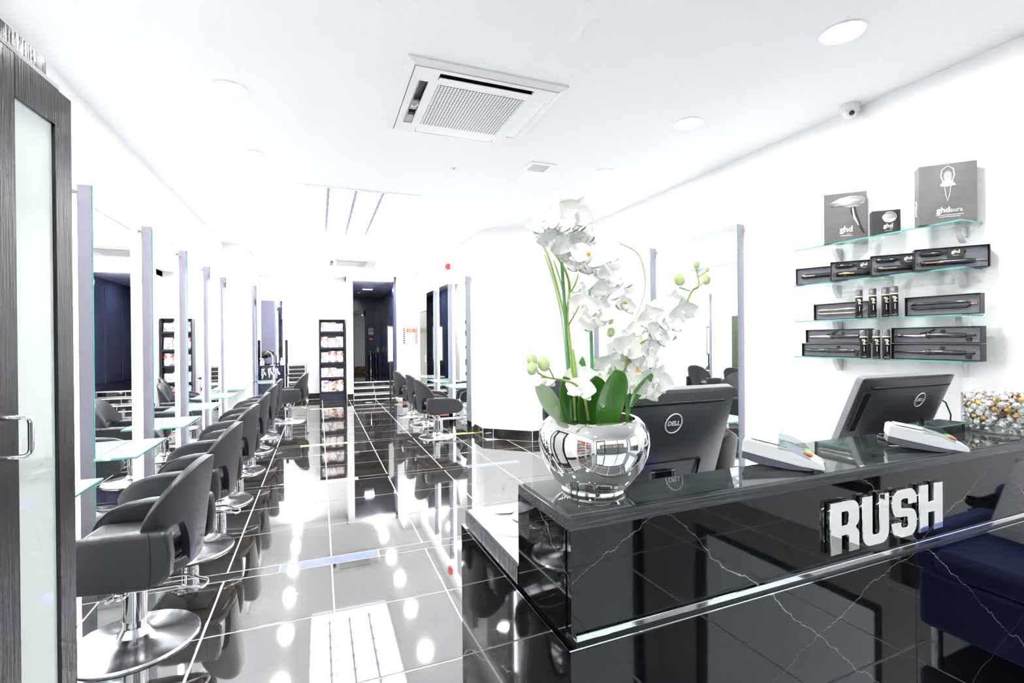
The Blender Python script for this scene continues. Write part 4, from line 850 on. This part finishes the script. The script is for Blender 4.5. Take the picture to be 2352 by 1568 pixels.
for k, (x, y) in enumerate(((1.075, .955), (1.60, .955))):
    cr_ = thing('reader_cradle', 'low black cradle raised under the back of the %s card reader' % ['left', 'right'][k], 'cradle', (x, y, 1.1045), rad(-30), 'cradles under the card readers')
    MB().box(-.035, .035, -.03, .03, 0, .010).build('base', 'black_gloss', cr_, bevel=.003); MB().box(-.03, .03, .012, .03, .010, .016).build('back_stop', 'black_plastic', cr_, bevel=.002)

bx = thing('glass_topped_box', 'flat black box with a glossy glass top behind the right card reader', 'box', (1.868, .985, 1.1045), rad(4))
MB().box(-.095, .085, -.035, .035, 0, .026).build('body', 'black_gloss', bx, bevel=.002); MB().box(-.098, .088, -.038, .038, .026, .030, faces_mi={2: 1, 5: 1}).build('glass_top', ['counter_glass', 'glass_edge'], bx)

# ------------------------------------------------------------------ jar of sweets
jx, jy = 2.085, .915
jar = thing('sweet_jar', 'thick clear glass jar of foil-wrapped sweets at the right end of the counter', 'jar', (jx, jy, 1.1045))
MB().lathe([(.001, .0), (.103, .0), (.105, .004), (.105, .118), (.1035, .120), (.1020, .118), (.1015, .022), (.001, .018)], 56, cap=False).build('glass_body', 'glass', jar, smooth=40)
MB().lathe([(.001, .003), (.100, .003), (.1005, .010), (.001, .014)], 48, cap=False).build('thick_base', 'glass', jar, smooth=40)
M['foil_gold'] = mat('foil_gold', (.72, .42, .12), .22, 1); M['foil_brown'] = mat('foil_brown', (.30, .13, .05), .25, .9); M['foil_clear'] = mat('foil_clear', (.90, .90, .92), .2, .6)
for k_ in ('foil_gold', 'foil_brown', 'foil_clear'): noise_bump(M[k_], 90, 1, .01)
def sweet(m_, label):
    s = thing('wrapped_sweet', label, 'sweet', (0, 0, -5), 0, 'foil sweets in the glass jar'); rr = random.Random(3)
    MB().sphere((0, 0, 0), (.0125, .0105, .0100), 12, 8).build('wrapped_centre', m_, s, smooth=40)
    for sg_ in (-1, 1):
        q = MB(); q.add([(sg_*.011, 0, 0)] + [(sg_*.021, .0075*math.cos(a*PI/4), .0075*math.sin(a*PI/4)*(1 if a % 2 else .55)) for a in range(8)], [(0, i + 1, (i + 1) % 8 + 1) for i in range(8)]); q.build('twist', 'foil_clear', s)
    return s
pos = []; rs = random.Random(5); lay_n = 0
for li in range(6):
    z = .030 + li*.0155
    for ring_r, cnt in ((.086, 18), (.060, 12), (.032, 6)):
        for i in range(cnt):
            if li == 5 and rs.random() < .45: continue
            if ring_r < .05 and li < 4: continue
            a = 2*PI*(i + (li % 2)*.5 + rs.uniform(-.12, .12))/cnt; pos.append((jx + ring_r*math.cos(a), jy + ring_r*math.sin(a), 1.1045 + z + rs.uniform(-.002, .002)))
protos = [sweet('foil_gold', 'gold foil-wrapped sweet in the glass jar'), sweet('foil_brown', 'brown foil-wrapped sweet in the glass jar'), sweet('foil_clear', 'clear silvery wrapped sweet in the glass jar')]
used = [0, 0, 0]
for p in pos:
    k = rs.choice((0, 0, 1, 2, 2, 2)); rot = (rs.uniform(0, 6), rs.uniform(0, 6), rs.uniform(0, 6))
    if not used[k]: protos[k].location = p; protos[k].rotation_euler = rot; used[k] = 1
    else: dup(protos[k], p, rot=rot)

# ------------------------------------------------------------------ mouse and pad, office chair
mp_ = thing('mouse_mat', 'round white mouse mat with a padded wrist rest on the left end of the worktop', 'mouse mat', (.505, 1.235, .9226))
MB().lathe([(.001, 0), (.105, 0), (.107, .002), (.105, .004), (.001, .004)], 40).build('mat', 'white_plastic', mp_, smooth=30); MB().sphere((0, .070, .0145), (.062, .024, .0105), 20, 10).build('wrist_rest', 'white_plastic', mp_, smooth=80)
ms = thing('computer_mouse', 'grey and white computer mouse on the round mat beside the desk end', 'mouse', (.515, 1.215, .9268), rad(20))
q = MB().grid(lambda u, v: Vector(((u - .5)*.056*(math.sin(PI*(.12 + .76*v)) ** .5), (v - .5)*.10, .030*math.sin(PI*(.06 + .88*v)) ** .6*(1 - (2*u - 1) ** 4*.75))), 11, 13); q.build('shell', 'terminal', ms, smooth=80, solid=.001); MB().sphere((0, 0, .0108), (.026, .048, .0105), 18, 8).build('underside', 'grey_plastic', ms, smooth=60)
oc = thing('office_chair', 'black padded office chair with a chrome arm behind the desk, right of the first computer', 'chair', (1.62, 2.05, 0), rad(200))
MB().box(-.23, .23, -.22, .24, .46, .54).build('seat', 'leather_black', oc, bevel=.035, seg=4)
def ob(u, v): a = (u - .5)*1.5; return Vector((.25*math.sin(a)*1.05, .27 - .09*(1 - math.cos(a)) * 2 + .05*v, .58 + .42*v - .06*abs(u - .5)*2*v))
MB().grid(ob, 15, 8).build('backrest', 'leather_black', oc, smooth=80, solid=.05, bevel=.02)
for s in (-1, 1): MB().tube([(s*.22, .10, .50), (s*.30, .10, .56), (s*.31, .08, .70), (s*.30, .0, .735), (s*.29, -.14, .735)], .012, 8).build('arm', 'chrome', oc, smooth=60)
MB().cyl(.025, .10, .46, 16).build('column', 'chrome', oc)
for k in range(5):
    a = 2*PI*k/5; MB().tube([(0, 0, .10), (.16*math.cos(a), .16*math.sin(a), .095), (.29*math.cos(a), .29*math.sin(a), .07)], [.024, .018, .013], 8).sphere((.29*math.cos(a), .29*math.sin(a), .028), .028, 12, 8).build('leg', 'chrome', oc, smooth=50)

# ------------------------------------------------------------------ wall shelves and products
SZ = [2.055, 1.795, 1.535, 1.277]; sh_l = ['top', 'second', 'third', 'lowest']
for i, z in enumerate(SZ):
    s = thing('glass_shelf', 'clear glass wall shelf on two chrome clips, %s of the four' % sh_l[i], 'shelf', (3.48, 2.125, z), 0, 'glass shelves of boxed stylers')
    MB().box(-.205, -.004, -.51, .51, -.008, 0, faces_mi={2: 1, 4: 1, 5: 1}).build('glass_plate', ['shelf_glass', 'glass_edge'], s)
    for yy in (-.42, .31):
        pr = [(0, -.002), (-.06, -.002), (-.055, -.035), (-.035, -.075), (-.012, -.105), (0, -.11)]
        MB().prism([(0, -.0085), (-.062, -.0085), (-.056, -.035), (-.038, -.07), (-.014, -.098), (0, -.102)], -.018, .018, T=TR(0, yy, 0, PI/2)).build('clip', 'white_metal', s, bevel=.004, seg=3)
def frame_at(x, y, ang):
    # local x along the front face to the right as seen, local -y towards the viewer
    return math.atan2(-math.cos(rad(ang)), math.sin(rad(ang)))
def shelf_thing(name, label, cat, L, ang, z, group=None): return thing(name, label, cat, (L[0], L[1], z), frame_at(0, 0, ang), group)
def box_parts(t_, w, h, d_, side='box_side', m='box_grey'):
    return MB().box(0, w, 0, d_, 0, h, faces_mi={5: 1}).build('carton', [m, side], t_, bevel=.0012, seg=1)
eps = -.0008
# hair dryer carton
A = shelf_thing('boxed_hair_dryer', 'tall grey carton printed with a hair dryer, left on the top shelf', 'box', (3.245, 2.377), 45, SZ[0] + .001)
aw, ah = .245, .335; box_parts(A, aw, ah, .095)
def flat(poly, y=-.0012): return [(x, y, z) for x, z in poly]
def print_poly(t_, nm_, poly, m_, y=-.0012):
    P3 = flat(poly, y); return MB().add(P3, [tuple(range(len(P3)))]).build(nm_, m_, t_, solid=.0006)
M['dryer_print'] = noise_col(mat('dryer_print', (.3, .27, .28), .4), (.10, .09, .10), (.75, .72, .74), 6, (1, 1, 5)); M['dryer_dark'] = mat('dryer_dark', (.03, .025, .03), .4)
print_poly(A, 'printed_barrel', [(.010, .255), (.035, .272), (.09, .300), (.15, .312), (.215, .306), (.235, .290), (.232, .262), (.20, .240), (.165, .232), (.12, .240), (.05, .246), (.03, .248)], 'dryer_print')
print_poly(A, 'printed_handle', [(.152, .235), (.180, .238), (.190, .19), (.210, .12), (.232, .055), (.226, .050), (.198, .10), (.170, .155), (.152, .20)], 'dryer_dark'); print_poly(A, 'printed_trim', [(.160, .23), (.168, .232), (.176, .18), (.200, .11), (.196, .108), (.168, .16)], 'print_white', -.002)
piece('lettering', text_mesh('ghd', .052, 'print_cream', .0003, .0016), A, (.128, eps, .088), (PI/2, 0, 0)); piece('lettering', text_mesh('air', .024, 'print_grey', .0003), A, (.142, eps, .058), (PI/2, 0, 0)); MB().box(.095, .162, -.001, 0, .044, .048).build('small_print', 'print_white', A)
B = shelf_thing('boxed_diffuser', 'small dark carton printed with a round diffuser, between the two tall cartons', 'box', (3.262, 2.072), 45, SZ[0] + .001)
box_parts(B, .146, .150, .060, 'box_dark', 'box_dark')
o = MB().add([(.086 + .036*math.cos(a*PI/12)*.95, -.0012, .105 + .030*math.sin(a*PI/12)) for a in range(24)], [tuple(range(24))]).build('printed_disc', 'dryer_print', B); MB().tube([(.088 + .040*math.cos(a*PI/12)*.9, -.0018, .106 + .032*math.sin(a*PI/12)) for a in range(-9, 9)], .0016, 6).build('printed_ring', 'print_white', B)
piece('lettering', text_mesh('ghd', .034, 'print_cream', .0003, .0011), B, (.083, eps, .052), (PI/2, 0, 0)); piece('lettering', text_mesh('air', .015, 'print_white', .0003), B, (.098, eps, .034), (PI/2, 0, 0)); MB().box(.066, .104, -.001, 0, .020, .023).build('small_print', 'print_grey', B)
Cc = shelf_thing('boxed_hair_tool', 'largest grey carton printed with a looped hair tool, right on the top shelf', 'box', (3.242, 1.80), 43, SZ[0] + .001)
cw, chh = .258, .338; box_parts(Cc, cw, chh, .085, 'box_grey')
MB().tube([(.098, -.001, .218), (.110, -.001, .235), (.100, -.001, .27), (.105, -.001, .305), (.130, -.001, .322), (.155, -.001, .305), (.160, -.001, .27), (.150, -.001, .235), (.165, -.001, .212)], .003, 6).build('printed_loop', 'print_white', Cc, smooth=60)
print_poly(Cc, 'printed_skirt', [(.098, .212), (.118, .250), (.142, .250), (.162, .212), (.13, .208)], 'print_white'); print_poly(Cc, 'printed_head', [(.112, .25), (.114, .285), (.13, .298), (.146, .285), (.148, .25)], 'print_grey'); MB().tube([(.116, -.001, .207), (.122, -.001, .16), (.130, -.001, .125), (.138, -.001, .16), (.144, -.001, .207)], .0016, 6).build('printed_tail', 'print_white', Cc, smooth=60)
piece('lettering', text_mesh('ghd', .042, 'print_white', .0003, .0014), Cc, (.110, eps, .076), (PI/2, 0, 0)); piece('lettering', text_mesh('aura', .032, 'print_white', .0003, .0002), Cc, (.168, eps, .074), (PI/2, 0, 0))
MB().box(.075, .20, -.001, 0, .046, .049).box(.090, .185, -.001, 0, .036, .039).build('small_print', 'print_white', Cc); MB().tube([(-.001, .05, .15), (-.001, .035, .13), (-.001, .045, .10), (-.001, .055, .12), (-.001, .045, .06)], .003, 6).build('side_print', 'print_white', Cc, smooth=50)

def tray(t_, w, h, d_=.05, strip=None):
    q = MB(); t = .004
    q.box(0, w, d_ - .004, d_, 0, h).box(0, w, 0, d_ - .004, 0, t).box(0, w, 0, d_ - .004, h - t, h).box(0, t, 0, d_ - .004, t, h - t).box(w - t, w, 0, d_ - .004, t, h - t); q.build('open_box', 'tray', t_)
    MB().box(t + .002, w - t - (.022 if strip else .002), .016, d_ - .005, t + .001, h - t - .001).build('foam_insert', 'foam', t_, bevel=.001, seg=1)
def iron(t_, x0, x1, z, r, m='iron', split=False, plate='gold'):
    q = MB(); L_ = x1 - x0
    q.lathe([(.002, 0), (r*.8, .006), (r, .02), (r, L_*.45), (r*.92, L_*.5), (r*1.0, L_*.8), (r*.7, L_*.97), (r*.35, L_)], 16, T=TR(x0, .014, z, 0, PI/2)); q.build('styler', m, t_, smooth=40)
    if plate: MB().box(x0 + .02, x0 + L_*.42, .014 - r - .0006, .014 - r + .004, z - .002, z + .003).build('plate', plate, t_)
def styler_set(t_, w, full=True):
    tray(t_, w, .122, .07)
    MB().lathe([(.002, 0), (.013, .006), (.016, .02), (.016, .085), (.009, .105), (.004, .125)], 16, T=TR(.025, .016, .092, 0, PI/2)).build('pouch', 'iron', t_, smooth=40)
    iron(t_, .028, .27, .040, .017)
    MB().tube([(.03, .010, .052), (.018, .010, .046), (.016, .010, .036), (.026, .010, .026), (.05, .010, .024)], .002, 6).build('recess_line', 'tray', t_)
    o = MB().box(.148, .218, .006, .030, .066, .116).build('card_sleeve', 'box_dark', t_)
    piece('lettering', text_mesh('ghd', .026, 'print_cream', .0003, .0008), o, (.184, .0052, .095), (PI/2, 0, 0)); MB().box(.170, .198, .0052, .006, .073, .076).build('small_print', 'print_grey', o)
    MB().cyl(.008, .012, .020, 14, T=TR(.142, .030, .092, PI/2)).cyl(.008, .012, .020, 14, T=TR(.222, .030, .092, PI/2)).build('finger_hole', 'tray', t_)
    MB().tube([(.27, .014, .040), (.29, .014, .042), (.315, .014, .038)], .004, 8).build('cord_stub', 'iron_silver', t_, smooth=50)
z = SZ[1] + .001; g2 = 'open styler boxes on the second shelf'
T4 = shelf_thing('boxed_styler', 'open black box with styler and pouch, front right on the second shelf', 'box', (3.228, 1.818), 37, z, g2); styler_set(T4, .326)
for L_, lb in (((3.215, 2.052), 'second from right on the second shelf, partly covered'), ((3.212, 2.31), 'third from right on the second shelf, partly covered')):
    dup(T4, (L_[0], L_[1], z), frame_at(0, 0, 37), 'open black styler box, ' + lb)
T1 = shelf_thing('boxed_styler', 'open black box with one styler showing, leftmost on the second shelf', 'box', (3.250, 2.60), 25, z, g2); tray(T1, .27, .118, .06, None); iron(T1, .03, .25, .060, .016, plate='gold')
z = SZ[2] + .001
def clamp_iron(t_, x0, x1, zc, m_):
    for s in (-1, 1):
        pts = [(x0, .012, zc + s*.006), (x0 + .02, .012, zc + s*.013), (x0 + .10, .012, zc + s*.013), (x0 + .18, .012, zc + s*.014), (x1 - .045, .012, zc + s*.013), (x1 - .03, .012, zc + s*.004)]
        MB().tube(pts, [.003, .008, .0085, .008, .008, .006], 10).build('iron_arm', m_, t_, smooth=50)
    MB().tube([(x1 - .03, .012, zc), (x1, .012, zc)], .005, 8).build('cord_stub', 'iron_silver', t_, smooth=50); MB().tube([(x1 - .012, .012, zc), (x1 - .006, .012, zc)], .0062, 8).build('red_band', 'red', t_)
R3R = shelf_thing('boxed_iron', 'open black box with a dark hair iron, right on the third shelf', 'box', (3.29, 1.905), 5, z, 'open iron boxes on the third shelf'); tray(R3R, .352, .112, .05); clamp_iron(R3R, .025, .335, .056, 'iron')
R3L = shelf_thing('boxed_iron', 'open black box with a silver-white hair iron, left on the third shelf', 'box', (3.30, 2.50), 2, z, 'open iron boxes on the third shelf'); tray(R3L, .37, .112, .05); clamp_iron(R3L, .025, .35, .056, 'iron_silver')
z = SZ[3] + .001; g4 = 'curling tool boxes on the lowest shelf'
def wand(t_, w, lever, m_='iron', tip='iron_silver', taper=False, z_=.045):
    tray(t_, w, .094, .05)
    prof = [(.003, 0), (.004, .012), (.010 if not taper else .005, .026), (.012, .17), (.017, .175), (.017, .185), (.013, .19), (.013, .34), (.010, .36), (.006, .362), (.006, .40)]
    MB().lathe(prof[:4], 14, T=TR(.012, .012, z_, 0, PI/2)).build('barrel', tip, t_, smooth=40); MB().lathe(prof[3:], 14, T=TR(.012, .012, z_, 0, PI/2)).build('grip', m_, t_, smooth=40)
    MB().cyl(.012, 0, .006, 14, T=TR(.262, .018, z_ + .022, PI/2)).build('finger_hole', 'tray', t_)
    if lever: MB().tube([(.15, .010, z_ + .012), (.19, .010, z_ + .02), (.225, .010, z_ + .036)], [.004, .006, .004], 8).build('lever', m_, t_, smooth=50)
    MB().box(.372, .395, .008, .018, .012, z_ - .012).build('cord_slot', 'tray', t_)
w1_ = shelf_thing('boxed_curling_tool', 'open box with a silver-barrelled curling tong, upper of the right pile on the lowest shelf', 'box', (3.285, 1.978), 0, z + .0965, g4); wand(w1_, .442, True)
w2_ = shelf_thing('boxed_curling_tool', 'open box with a dark tapered wand, lower of the right pile on the lowest shelf', 'box', (3.285, 1.98), 0, z, g4); wand(w2_, .444, False, 'iron', 'iron', True)
w3_ = shelf_thing('boxed_curling_tool', 'open box with a dark curling tong, upper of the left pile on the lowest shelf', 'box', (3.285, 2.552), 0, z + .0965, g4); wand(w3_, .442, True, 'iron', 'iron_silver')
w4_ = shelf_thing('boxed_curling_tool', 'open box with a dark curling wand, lower of the left pile on the lowest shelf', 'box', (3.285, 2.583), 0, z, g4); wand(w4_, .452, False, 'iron', 'iron')
cn_ = thing('spray_can', 'slim black spray can with a pale gold band, leftmost on the third shelf', 'can', (3.25, 2.149, SZ[2] + .001), frame_at(0, 0, 35), 'spray cans on the third shelf')
MB().lathe([(.0185, 0), (.0205, .003), (.0205, .133)], 24).build('body', 'can', cn_, smooth=40); MB().cyl(.0212, .133, .141, 24).build('gold_band', 'gold_band', cn_, smooth=40); MB().lathe([(.0198, .141), (.0198, .178), (.018, .182), (.002, .182)], 24).build('cap', 'can_cap', cn_, smooth=40)
piece('lettering', text_mesh('ghd', .024, 'print_cream', .0005, .0006), cn_, (.004, -.0208, .105), (PI/2, rad(90), 0)); MB().box(-.012, .012, -.0209, -.0195, .010, .0125).build('small_print', 'print_grey', cn_); MB().box(.001, .004, -.0211, -.0200, .045, .078).build('small_print', 'print_white', cn_)
rk_ = frame_at(0, 0, 35)
for y, lb in ((2.064, 'second from left'), (1.988, 'third from left'), (1.925, 'rightmost, against the dark iron box')): dup(cn_, (3.25 if y > 1.95 else 3.225, y, SZ[2] + .001), rk_, 'slim black spray can on the third shelf, ' + lb)
for y, lb in ((2.122, 'leftmost, before the boxes'), (2.044, 'middle'), (1.985, 'rightmost')): dup(cn_, (3.250, y, SZ[3] + .001), rk_, 'slim black spray can on the lowest shelf, ' + lb, 'spray cans on the lowest shelf')

# ------------------------------------------------------------------ behind the photographer: what the glossy surfaces mirror
sf = thing('armchair', 'dark blue velvet armchair by the right wall, mirrored in the glossy desk front', 'armchair', (3.0, .47, 0))
MB().box(-.42, .44, -.27, .27, .10, .36).build('base', 'velvet', sf, bevel=.03, seg=3); MB().box(-.45, .25, -.20, .27, .362, .47).build('seat_cushion', 'velvet', sf, bevel=.04, seg=4); MB().box(.25, .46, -.27, .27, .362, .66).build('backrest', 'velvet', sf, bevel=.05, seg=4); MB().box(-.40, .24, -.30, -.205, .362, .54).build('armrest', 'velvet', sf, bevel=.03, seg=4)
for sx in (-.36, .38):
    for sy in (-.22, .22): MB().cyl(.02, 0, .10, 12, T=TR(sx, sy, 0)).build('foot', 'chrome', sf)
fu = MB().grid(lambda u, v: Vector((3.17 + .03*u + .02*math.sin(9*v), .14 + .52*v + .02*math.sin(11*u), .50 + .20*u - .12*(1 - v)*u + .02*math.sin(13*v + 4*u))), 14, 22).build('fur_throw', 'fur', None, smooth=80, solid=.04)
tag(fu, 'black fur throw hanging over the blue armchair, mirrored in the desk front', 'throw')
cu_ = thing('cushion', 'white lacy square cushion on the blue armchair, mirrored in the desk front', 'cushion', (2.93, .52, .68), rot=(rad(8), rad(-62), rad(12)))
def cush(u, v): a, b2 = u*2 - 1, v*2 - 1; return Vector((a*.19, b2*.19, .055*(1 - a**4)*(1 - b2**4)))
q = MB().grid(cush, 13, 13); q.grid(lambda u, v: cush(u, v)*1 + Vector((0, 0, -2*cush(u, v).z)), 13, 13); q.build('cover', 'cushion', cu_, smooth=80)
MB().tube([(.07*math.cos(a*PI/10), .07*math.sin(a*PI/10), .056) for a in range(20)], .006, 6, closed=True).tube([(.035*math.cos(a*PI/10), .035*math.sin(a*PI/10), .058) for a in range(20)], .006, 6, closed=True).build('rosette', 'cushion', cu_, smooth=60)
pu = thing('product_shelving', 'white shelving of coloured bottles on the left wall, mirrored in the silver vase', 'shelving', (-1.415, -.75, 0))
q = MB().box(0, .28, -.80, -.78, 0, 2.1).box(0, .28, .78, .80, 0, 2.1).box(0, .28, -.01, .01, 0, 2.1); q.build('uprights', 'white_plastic', pu); MB().box(0, .01, -.78, .78, 0, 2.1).build('back', 'white_plastic', pu)
for k in range(6): MB().box(.01, .28, -.78, .78, .38 + k*.30, .40 + k*.30).build('shelf', 'white_plastic', pu)
bc = {'red': (.75, .05, .06), 'orange': (.9, .3, .05), 'teal': (.05, .4, .42), 'yellow': (.85, .7, .2), 'violet': (.3, .1, .5)}; ks = list(bc)
for k in ks: M['btl_' + k] = mat('btl_' + k, bc[k], .25)
pb = {}
for k in ks:
    o = thing('product_bottle', '%s bottle on the shelving behind the photographer' % k, 'bottle', (0, 0, -5), 0, 'coloured bottles on the shelving'); MB().lathe([(.030, 0), (.032, .01), (.032, .13), (.015, .15), (.015, .155)], 14).build('body', 'btl_' + k, o, smooth=40); MB().cyl(.017, .155, .185, 12).build('cap', 'white_plastic', o); pb[k] = [o, 0]
for r_ in range(5):
    for c_ in range(16):
        kk = ks[(r_*2 + c_//4) % 5]; yy = -.75 - .72 + c_*.096 + (0.012 if c_ > 7 else 0); loc = (-1.25, yy, .402 + r_*.30); o, u_ = pb[kk]
        if not u_: o.location = loc; pb[kk][1] = 1
        else: dup(o, loc)
# outside the windows
struct('pavement', MB().box(-25, 25, -30, -2.76, -.2, -.10).box(3.7, 25, -2.76, 10, -.2, -.10), 'asphalt')
hg = thing('hedge_planter', 'green clipped hedge in a brown trough outside the side window', 'hedge', (5.0, -1.2, -.1)); MB().box(-.25, .25, -1.2, 1.2, 0, .35).build('trough', 'brick', hg, bevel=.01); MB().box(-.28, .28, -1.2, 1.2, .34, .95).build('hedge', 'hedge', hg, bevel=.08, seg=3)
fb = thing('street_building', 'low brown brick building across the street outside the windows', 'building', (3, -18, -.1)); MB().box(-9, 9, -3, 0, 0, 4.5).build('walls', 'brick', fb); MB().box(-9.2, 9.2, -3.2, .2, 4.5, 4.7).build('roof', 'wall_grey', fb)
for k in range(6): w_ = MB().box(-7.6 + k*2.7, -6.2 + k*2.7, -.0, .05, 1.2, 2.8).build('window', 'wall', fb); MB().box(-7.5 + k*2.7, -6.3 + k*2.7, .05, .06, 1.3, 2.7).build('pane', 'black_gloss', w_)
bpy.context.view_layer.update()
